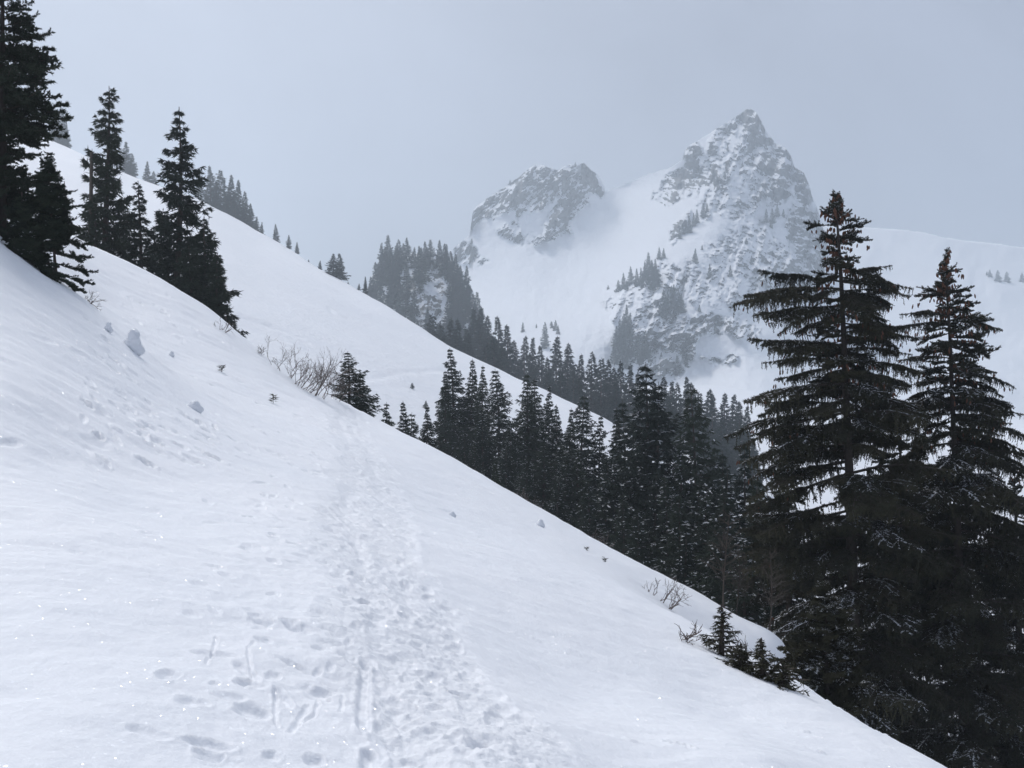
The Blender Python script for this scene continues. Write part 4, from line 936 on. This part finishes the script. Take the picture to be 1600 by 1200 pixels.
for px, tip, Y, w, lab in [(197, 221, 352, 1.2, 'taller hazy grey spruce on the skyline behind the slender crest spruce'), (206, 240, 350, 1.0, 'lower hazy grey spruce on the skyline right behind the slender crest spruce'), (230, 252, 348, 1.0, 'left one of two hazy spruces on the skyline between the tall crest spruces'),
        (240, 267, 347, 1.0, 'right one of two hazy spruces on the skyline between the tall crest spruces'), (311, 270, 338, .9, 'hazy skyline spruce close behind the ragged-topped crest spruce'), (329, 259, 336, 1.1, 'tallest hazy spruce at the left of the skyline clump'),
        (345, 265, 332, 1.2, 'second hazy spruce of the skyline clump, beside the tallest'), (361, 273, 328, 1.1, 'third hazy spruce of the skyline clump'), (373, 281, 325, .9, 'fourth hazy spruce of the skyline clump, thin topped'), (384, 299, 320, 1.0, 'upper of two spruces low on the right side of the skyline clump'),
        (392, 318, 316, 1.0, 'lower of two spruces low on the right side of the skyline clump'), (337, 290, 326, 1.2, 'spruce in the lower front of the skyline clump'), (352, 300, 322, 1.2, 'spruce in the lower front of the skyline clump'), (368, 312, 318, 1.2, 'spruce in the lower front of the skyline clump'), (322, 300, 330, 1.0, 'spruce in the lower front of the skyline clump'), (380, 328, 314, 1.1, 'spruce in the lower front of the skyline clump'),
        (401, 338, 312, .9, 'upper small hazy spruce at the right foot of the skyline clump'), (409, 347, 310, .8, 'lower small hazy spruce at the right foot of the skyline clump'), (431, 350, 298, .9, 'lone hazy spruce on the skyline right of the clump'), (451, 367, 290, .8, 'small skyline spruce, left of a close pair on the falling ridge'),
        (464, 378, 283, .8, 'small skyline spruce, right of a close pair on the falling ridge'), (482, 405, 276, .8, 'tiny skyline spruce midway down the falling ridge'), (500, 407, 268, .9, 'tiny dark skyline spruce above the lone bushy spruce'), (521, 396, 249, 1.3, 'left stem of the double bushy spruce alone on the falling ridge'),
        (531, 396, 249, 1.3, 'right stem of the double bushy spruce alone on the falling ridge'), (544, 440, 246, .8, 'tiny spruce just below the double bushy spruce'), (561, 443, 240, .9, 'short skyline spruce left of the thin one near the wooded knoll'), (571, 432, 238, .75, 'thin skyline spruce next to the left foot of the wooded knoll'),
        (98, 170, 372, 1.0, 'pale hazy spruce high on the ridge behind the tall left edge spruce'), (84, 176, 376, 1.2, 'pale hazy spruce high on the ridge behind the tall left edge spruce'), (104, 192, 370, .8, 'pale hazy spruce high on the ridge behind the tall left edge spruce')]:
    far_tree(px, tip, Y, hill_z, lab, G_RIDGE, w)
# little trees scattered on the hillside itself
G_HS = 'tiny spruces on the open hillside'
for px, py, hpx, lab in [(644, 607, 9, 'tiny lone spruce on the open snow below the hillside trail'), (665, 640, 14, 'small spruce on open snow left of the airy layered spruce')]:
    x, y, z = hill_hit(px, py); far_tree(px, 600 - (z + hpx * y / F) / y * F, y, hill_z, lab, G_HS, 1.0, base=z)

G_VAL = 'hazy blue-grey spruces of the valley forest'
tips = [(677, 490, 236), (690, 505, 228), (704, 497, 232), (714, 499, 228), (742, 481, 290), (750, 480, 285), (763, 493, 270), (779, 494, 262), (793, 507, 256), (819, 525, 275), (832, 527, 268), (846, 540, 258), (869, 525, 250), (887, 536, 246), (906, 553, 240), (924, 550, 236), (939, 559, 232), (950, 562, 236), (960, 574, 228), (970, 564, 226),
        (983, 569, 222), (1038, 588, 226), (1048, 595, 222), (1057, 598, 218), (1074, 588, 226), (1083, 598, 222), (1106, 608, 214), (1113, 614, 210), (1132, 614, 218), (1145, 616, 214), (1155, 627, 210), (1168, 634, 206), (730, 512, 262), (805, 532, 262), (857, 558, 236), (896, 572, 226), (1008, 590, 216), (1022, 600, 212), (996, 582, 220), (1094, 612, 210)]
ORD = ['first', 'second', 'third', 'fourth', 'fifth', 'sixth', 'seventh', 'eighth', 'ninth', 'tenth', 'eleventh', 'twelfth']
VAL_PARTS = ((725, 'at its left end by the ridge'), (810, 'at the foot of the wooded knoll'), (862, 'just right of the knoll'), (930, 'under the snow bowl'), (1000, 'below the rocky spur'), (1070, 'behind the twin-topped spruce'), (2000, 'right of the stout dark spruce'))
def val_part(px):
    for lim, s in VAL_PARTS:
        if px < lim: return s
tips.sort(); cnt_ = {}
for px, tip, Y in tips:
    q = val_part(px); cnt_[q] = cnt_.get(q, 0) + 1
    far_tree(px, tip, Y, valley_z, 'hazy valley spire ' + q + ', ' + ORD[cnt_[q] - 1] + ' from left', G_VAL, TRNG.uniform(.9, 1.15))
def val_label(px): return 'hazy spruce low in the valley forest ' + val_part(px)
for k in range(38):
    px = TRNG.uniform(665, 1180); tp = np.interp(px, [665, 720, 780, 850, 900, 1000, 1100, 1180], [515, 515, 525, 575, 580, 600, 625, 645])
    rd = np.interp(px, [665, 700, 800, 880, 950, 1180], [518, 541, 589, 626, 661, 800])
    tip = TRNG.uniform(tp, max(tp + 6, min(rd - 14, tp + 75))); Y = np.interp(px, [665, 800, 950, 1180], [226, 212, 190, 170]) * TRNG.uniform(.96, 1.12)
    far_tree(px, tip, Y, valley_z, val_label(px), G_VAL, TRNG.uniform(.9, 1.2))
G_KN = 'spruces on the rocky knoll'
kt = [(586, 409, 462), (595, 397, 450), (602, 386, 442), (611, 386, 440), (622, 374, 424), (630, 380, 415), (636, 371, 405), (647, 386, 415), (659, 387, 440), (665, 377, 420), (672, 374, 410), (687, 375, 415), (695, 380, 430), (705, 392, 440), (711, 396, 445), (729, 415, 462)]
def kn_label(px, py):
    if py < 435 and px < 650: return 'hazy spruce along the left part of the knoll crest'
    if py < 450: return 'hazy spruce along the right part of the knoll crest'
    if px < 640: return 'hazy spruce on the left flank of the knoll, ' + ('on its outer edge against the sky' if px < 600 else 'beside the pale snow streak' if py < 495 else 'low above the hillside ridge')
    if px < 695: return 'hazy spruce on the lower front of the knoll ' + ('right below its rock face' if py < 525 else 'close above the hillside ridge')
    return 'hazy spruce on the right flank of the knoll ' + ('high by its cliff edge' if py < 490 else 'at the foot of its cliff')
def rel_tree(dfun, px, base, hpx, lab, grp, w=1.0):
    D = dfun(px, base) - 1.0; z = (600 - base) / F * D
    return far_tree(px, base - hpx, D, None, lab, grp, w, base=z - 1.0)
for k, (px, tip, base) in enumerate(kt): rel_tree(knoll_d, px, base, base - tip, 'hazy spire on the knoll crest, ' + (ORD[k] + ' from its left end' if k < 8 else ORD[15 - k] + ' from its right end'), G_KN, TRNG.uniform(1.0, 1.25))
k = 0; placed = []
while k < 70:
    px = TRNG.uniform(572, 752); base = TRNG.uniform(410, 560)
    if base < np.interp(px, [572, 590, 605, 650, 715, 740, 752], [480, 435, 418, 412, 430, 470, 520]): continue
    if poly_mask([(622, 398), (644, 398), (647, 452), (626, 452)], np.array(px), np.array(base), 1) > .5 and TRNG.rand() < .93: continue
    if poly_mask([(646, 425), (690, 425), (706, 500), (690, 512), (652, 496), (636, 452)], np.array(px), np.array(base), 1) > .5 and TRNG.rand() < .85: continue
    if poly_mask([(722, 440), (745, 480), (752, 506), (736, 505)], np.array(px), np.array(base), 1) > .5: continue
    if any(abs(px - a) < 2.4 and abs(base - b) < 7 for a, b in placed): continue
    placed.append((px, base)); rel_tree(knoll_d, px, base, TRNG.uniform(30, 56), kn_label(px, base), G_KN, TRNG.uniform(.85, 1.15)); k += 1
G_MT = 'small hazy spruces on the mountain'
mts = []
def mt(lab, *a):
    for t in a: mts.append(t + (lab,))
mt('hazy spruce in the line of trees climbing the spur beside the snow bowl', (1014, 428, 34), (1019, 436, 30), (1024, 432, 28), (1008, 438, 30), (1002, 444, 26), (995, 447, 28), (986, 444, 28), (974, 452, 26), (966, 454, 17), (979, 455, 18), (1012, 446, 26), (1020, 450, 30), (1028, 446, 24), (1004, 452, 20))
mt('pair of tiny spruces above the spur tree line', (1030, 403, 17), (1037, 401, 14))
mt('tiny lone spruce at the edge of the snow bowl', (950, 452, 7))
mt('hazy spruce clinging to the dark crag above the snow bowl', (1089, 348, 22), (1084, 352, 20), (1099, 338, 20), (1105, 335, 18), (1077, 362, 24), (1072, 362, 18), (1067, 364, 20), (1062, 372, 16))
mt('lone hazy spruce on the open slope right of the spur', (1086, 412, 24))
mt('tiny spruce on the face under the summit', (1097, 391, 9), (1141, 431, 17), (1109, 434, 22), (1224, 338, 12), (1174, 411, 12), (1166, 380, 9))
mt('hazy spruce of the trio on the right face of the mountain', (1197, 346, 20), (1207, 347, 22), (1214, 336, 18), (1205, 355, 12))
mt('tiny spruce on the ledges near the summit', (1137, 238, 14), (1135, 276, 22), (1133, 284, 14), (1120, 290, 18), (1160, 262, 10), (1176, 248, 9), (1190, 272, 9), (1197, 273, 9), (1115, 275, 12))
mt('hazy spruce in the tall stand left of the lower cliff', (979, 520, 44), (974, 530, 40), (984, 530, 42), (968, 538, 40), (963, 545, 36), (975, 556, 46), (984, 558, 44), (969, 562, 40), (960, 566, 36), (978, 574, 40), (988, 566, 30))
mt('hazy spruce in the short stand against the lower cliff', (996, 562, 42), (1003, 566, 28), (1008, 560, 44), (1012, 566, 30), (1000, 572, 26))
mt('hazy spruce in the group on top of the lower cliff', (1038, 492, 38), (1043, 484, 30), (1053, 480, 36), (1060, 486, 34), (1065, 486, 28), (1049, 470, 24), (1036, 470, 18))
mt('tiny spruce on the snow above the boulder', (1093, 492, 16))
mt('small spruce on the ledges below the lower cliff', (1033, 564, 14), (1058, 565, 12), (1072, 572, 18), (1040, 580, 14))
mt('pale small spruce on the open snow above the valley forest', (851, 545, 42), (817, 519, 16), (862, 512, 10), (868, 516, 16), (838, 512, 6), (872, 522, 14), (861, 508, 6))
mt('tiny spruce on the flank of the left crag', (787, 367, 9), (737, 380, 8), (854, 378, 6))
mt('tiny spruce on the skyline of the left crag', (797, 287, 7), (899, 258, 5))
SMALL = []
for px, base, hpx, lab in mts:
    if hpx < 24: SMALL.append((px, base, hpx))
    else: rel_tree(mount_d, px, base, hpx, lab, G_MT, 1.0)
# the smallest ones, beyond the number kept as single trees, are one scattered mass
Vs, Fs, Ms, nv = [], [], [], 0
for px, base, hpx in SMALL:
    me = FARM[TRNG.randint(6)]; D = mount_d(px, base) - 1.0
    v = np.zeros(len(me.vertices) * 3, np.float32); me.vertices.foreach_get('co', v); v = v.reshape(-1, 3)
    f = np.zeros(len(me.polygons) * 3, np.int32); me.loops.foreach_get('vertex_index', f); f = f.reshape(-1, 3)
    mi = np.zeros(len(me.polygons), np.int32); me.polygons.foreach_get('material_index', mi)
    H = hpx / F * D + 1.0; sz = H / 16.0; a = TRNG.uniform(0, 6.28); ca, sa = math.cos(a), math.sin(a); w = sz ** .8
    Vs.append(np.stack([(v[:, 0] * ca - v[:, 1] * sa) * w + (px - 800) / F * D, (v[:, 0] * sa + v[:, 1] * ca) * w + D, v[:, 2] * sz + (600 - base) / F * D - 1.0], -1)); Fs.append(f + nv); Ms.append(mi); nv += len(v)
o = link('distant_trees', mk_mesh('distant_trees', np.concatenate(Vs), np.concatenate(Fs), [M_NEEDLE3, M_BARK], np.concatenate(Ms))); o['kind'] = 'stuff'
G_FL = 'tiny spruces on the smooth snowy flank at right'
for px, base, hpx, lab in [(1547, 433, 12, 'left one of three hazy spruces on the right snowy flank'), (1559, 440, 18, 'middle one of three hazy spruces on the right snowy flank'), (1573, 441, 17, 'right one of three hazy spruces on the right snowy flank'), (1597, 440, 14, 'hazy spruce cut by the frame edge on the right snowy flank'), (1542, 430, 6, 'smallest spruce just left of the three on the right flank')]:
    rel_tree(flank_d, px, base, hpx, lab, G_FL, 1.3)

# ------------------------------------------------------------------ bare shrubs, saplings, snow lumps
G_SH = 'leafless shrubs poking through the snow'
SHM = {}
def shrub(px, py, hpx, seed, nst, spread, lean, label, group=G_SH, thick=.016, depth=4, Y=None, cat='shrub'):
    if Y is None: x, y, z = near_hit(px, py)
    else: x, y = (px - 800) / F * Y, Y; z = ground(x, y)
    h = hpx * y / F
    o = link('bare_shrub', bare_shrub(seed, h, nst, spread, lean, thick, depth), loc=(x, y, z)); o.rotation_euler = (0, 0, 0); tag(o, label, cat, group); return o
shrub(429, 573, 70, 1, 2, .12, .30, 'upright thin bare sapling, leftmost above the shrub thicket', thick=.013)
shrub(447, 585, 64, 2, 4, .25, .55, 'bare shrub at the left end of the thicket by the track', thick=.014)
shrub(459, 598, 66, 3, 6, .25, .75, 'low bare shrub leaning right in the thicket', thick=.014)
shrub(482, 611, 88, 4, 5, .22, .35, 'tallest bare shrub in the middle of the thicket', thick=.016)
shrub(497, 617, 78, 5, 5, .25, .65, 'bare shrub at the right end of the thicket, beside the track end', thick=.015)
shrub(517, 620, 60, 6, 7, .3, .65, 'brushy low bare shrub against the track-end spruce', thick=.012)
shrub(470, 604, 66, 7, 6, .3, .8, 'bare shrub spreading low in front of the tallest one', thick=.012)
shrub(340, 512, 36, 8, 4, .3, 1.6, 'bare twigs bending right at the end of the crest spruces', thick=.012)
shrub(396, 545, 24, 9, 4, .5, 1.0, 'sparse twigs on the crest between spruces and thicket', thick=.014)
shrub(133, 466, 40, 10, 4, .3, 1.5, 'bare twigs reaching right from under the bushy left spruce', thick=.013)
shrub(580, 655, 36, 11, 5, .25, .1, 'thin bare shrub right of the track-end spruce', Y=42, thick=.016)
shrub(612, 672, 30, 12, 5, .25, .1, 'bare shrub between the small spruces past the track end', Y=48, thick=.016)
shrub(1030, 938, 66, 13, 5, .45, .7, 'arching bare shrub on the snow near the right edge', thick=.014)
shrub(1012, 924, 44, 14, 3, .5, 1.5, 'low twigs bent to the right beside the arching shrub', thick=.013)
shrub(1050, 989, 60, 15, 2, .1, .55, 'single forked bare twig in the snow below the arching shrub', thick=.016)
shrub(1152, 1012, 70, 16, 2, .15, .75, 'thin leaning bare twigs behind the little spruce', thick=.014)
G_BT = 'thin bare trees at the edge of the slope'
def sapling(px, py, hpx, seed, thick, label):
    x, y, z = near_hit(px, py); o = link('bare_tree', bare_sapling(seed, hpx * y / F, thick), loc=(x, y, z)); tag(o, label, 'tree', G_BT)
sapling(1135, 950, 150, 17, .022, 'tallest thin bare tree rising from the snow edge')
sapling(1153, 960, 90, 18, .016, 'short thin bare tree right of the tallest bare one')
sapling(1203, 982, 120, 19, .02, 'thin bare tree close to the tallest right spruce')
shrub(820, 800, 40, 20, 7, .6, .5, 'reddish brush at the foot of the dark row beyond the edge', Y=34, thick=.014)
shrub(925, 850, 40, 21, 7, .6, .4, 'brush just past the snow edge below the dome-topped spruce', Y=31, thick=.014)
shrub(735, 735, 34, 22, 7, .6, .4, 'brush under the airy layered spruce at the snow edge', Y=37, thick=.014)
G_LS = 'little spruces at the lower right snow edge'
near_spruce(17.6, [(1290, 905), (1291, 980), (1292, 1060), (1293, 1112)],
    [(905, 5), (940, 30), (980, 52), (1020, 66), (1060, 78), (1112, 80)], [(985, 1232, 1000), (1000, 1215, 1022), (1020, 1204, 1040), (1030, 1196, 1052), (1045, 1210, 1066), (1060, 1226, 1080), (1010, 1345, 1030), (1050, 1360, 1085)],
    'low sweeping spruce at the snow edge before the foot of the tallest spruce', G_RIGHT, CURT, 3.0, .12, 6, 29, M_NEEDLE2, 1112, .22, .35, .10, 0, 150)
for px, py, tip, w, lab, sd in [(1128, 1022, 950, 33, 'little spruce standing free on the lower right snow edge', 61), (1158, 1046, 1012, 33, 'low spruce tuft right below the free little spruce', 62), (1192, 1062, 1004, 36, 'second little spruce, half buried by the large boughs', 63), (1220, 1074, 1040, 42, 'bushy half-buried spruce top by the low sweeping boughs', 64)]:
    x, y, z = near_hit(px, py); H = (py - tip) / F * y + .1
    big_tree((x, y, z - .06), conifer(sd, H, w * 1.15 * y / F, 52, 9, 7, .060, .014, crown0=.02, droop=.12, power=.85, irr=.42, gap=.15, snow=.08, whorl=11), lab, G_LS, M_NEEDLE2)
def lump(px, py, wpx, hpx, seed, label, knob=.5):
    """crumbly snow lump: a few merged balls, set into the slope"""
    x, y, z = near_hit(px, py); r = np.random.RandomState(seed); n, m = 26, 36
    w, h = wpx * y / F, hpx * y / F
    th = np.linspace(0.01, math.pi - .01, n)[:, None]; ph = np.linspace(0, 2 * math.pi, m, endpoint=False)[None]
    d = np.stack([np.sin(th) * np.cos(ph), np.sin(th) * np.sin(ph), np.cos(th) + 0 * ph], -1)
    balls = [((0, 0, .30 * h), .34 * w), ((.06 * w, 0, h * .72), .22 * w * (.6 + knob)), ((-.26 * w, 0, .12 * h), .24 * w), ((.22 * w, .05 * w, .05 * h), .26 * w)] + [((r.uniform(-.25, .25) * w, r.uniform(-.2, .2) * w, r.uniform(0, .7) * h), r.uniform(.12, .2) * w) for k in range(4)]
    c0 = np.array([0, 0, .3 * h]); rr = np.full(d.shape[:2], .10 * w)
    for c, R in balls:
        c = np.array(c) - c0; cd = d @ c; disc = R * R - (c @ c) + cd * cd
        hit = np.where(disc > 0, cd + np.sqrt(np.maximum(disc, 0)), 0); rr = np.maximum(rr, hit)
    for k in range(2): rr = (rr + np.roll(rr, 1, 1) + np.roll(rr, -1, 1) + np.vstack([rr[:1], rr[:-1]]) + np.vstack([rr[1:], rr[-1:]])) / 5
    rr = rr * (1 + .16 * fbm(d[..., 0] * 3 + seed, d[..., 1] * 3 + d[..., 2] * 3.3, 3, seed))
    Vv = (c0 + d * rr[..., None]).reshape(-1, 3)
    i = np.arange(n * m).reshape(n, m); j = np.roll(i, -1, 1)
    o = link('snow_lump', mk_mesh('snow_lump', Vv, np.stack([i[:-1], i[1:], j[1:], j[:-1]], -1).reshape(-1, 4), [M_SNOW], smooth=True), loc=(x, y, z)); tag(o, label, 'snow lump', 'lumps of snow on the slope'); return o
lump(207, 549, 38, 36, 9, 'knobbed upright snow lump, the biggest on the left bank')
lump(169, 517, 16, 14, 2, 'rounded small snow lump left of the biggest one')
lump(303, 640, 30, 10, 3, 'flat broken snow block lying below the biggest lump')
lump(844, 822, 16, 10, 5, 'snow lump by the right edge of the slope')
lump(268, 556, 10, 7, 6, 'tiny snow lump right of the biggest one')
lump(706, 806, 14, 5, 7, 'low snow lump on the smooth slope right of the track')
def sprig(px, py, hpx, seed, label):
    x, y, z = near_hit(px, py); r = np.random.RandomState(seed); b = TB(); h = hpx * y / F
    b.tube([(0, 0, -.05), (0, 0, h * .5), (-.05 * h, 0, h)], [.008, .006, .003], 0, 3)
    P = np.stack([r.normal(0, .02, 26), r.normal(0, .02, 26), r.uniform(.1, .9, 26) * h], -1)
    b.tufts(P, np.stack([r.choice([-1, 1], 26) * 1.0, r.normal(0, .4, 26), r.uniform(-.1, .6, 26)], -1), h * .55, h * .12, 1, r)
    o = link('buried_sprig', b.mesh('buried_sprig', [M_BARK, M_NEEDLE2]), loc=(x, y, z)); tag(o, label, 'twig', 'sprigs sticking out of the snow')
sprig(346, 582, 12, 1, 'dark curled leaf scrap on the bank below the crest spruces')
sprig(427, 629, 14, 2, 'tiny sprig left of the track, under the thicket')
sprig(945, 879, 9, 3, 'dark sprig on the snow near the right edge, lower of two')
sprig(917, 861, 7, 4, 'dark sprig on the snow near the right edge, upper of two')
# ------------------------------------------------------------------ the hazy air
T = NT('haze_air')
pv = T.n('VolumePrincipled')
pv.inputs['Density'].default_value = HAZE_DENSITY
pv.inputs['Color'].default_value = HAZE_COLOR
pv.inputs['Anisotropy'].default_value = HAZE_G
T.t.links.new(pv.outputs[0], T.out.inputs['Volume'])
allz = [v for o in bpy.data.objects if o.type == 'MESH' and o.parent is None for v in ((o.matrix_basis @ Vector(c)) for c in o.bound_box)]
x0, x1 = min(v.x for v in allz) - 20, max(v.x for v in allz) + 20
y0, y1 = -60.0, max(v.y for v in allz) + 20
z0, z1 = min(v.z for v in allz) - 1, max(v.z for v in allz) + 2
hv = [(x, y, z) for z in (z0, z1) for y in (y0, y1) for x in (x0, x1)]
hf = [(0, 2, 3, 1), (4, 5, 7, 6), (0, 1, 5, 4), (2, 6, 7, 3), (0, 4, 6, 2), (1, 3, 7, 5)]
hz = link('haze', mk_mesh('haze', hv, hf, [T.m]))
hz['kind'] = 'stuff'
print('box', x0, x1, y0, y1, z0, z1, 'script', time.time() - T0)
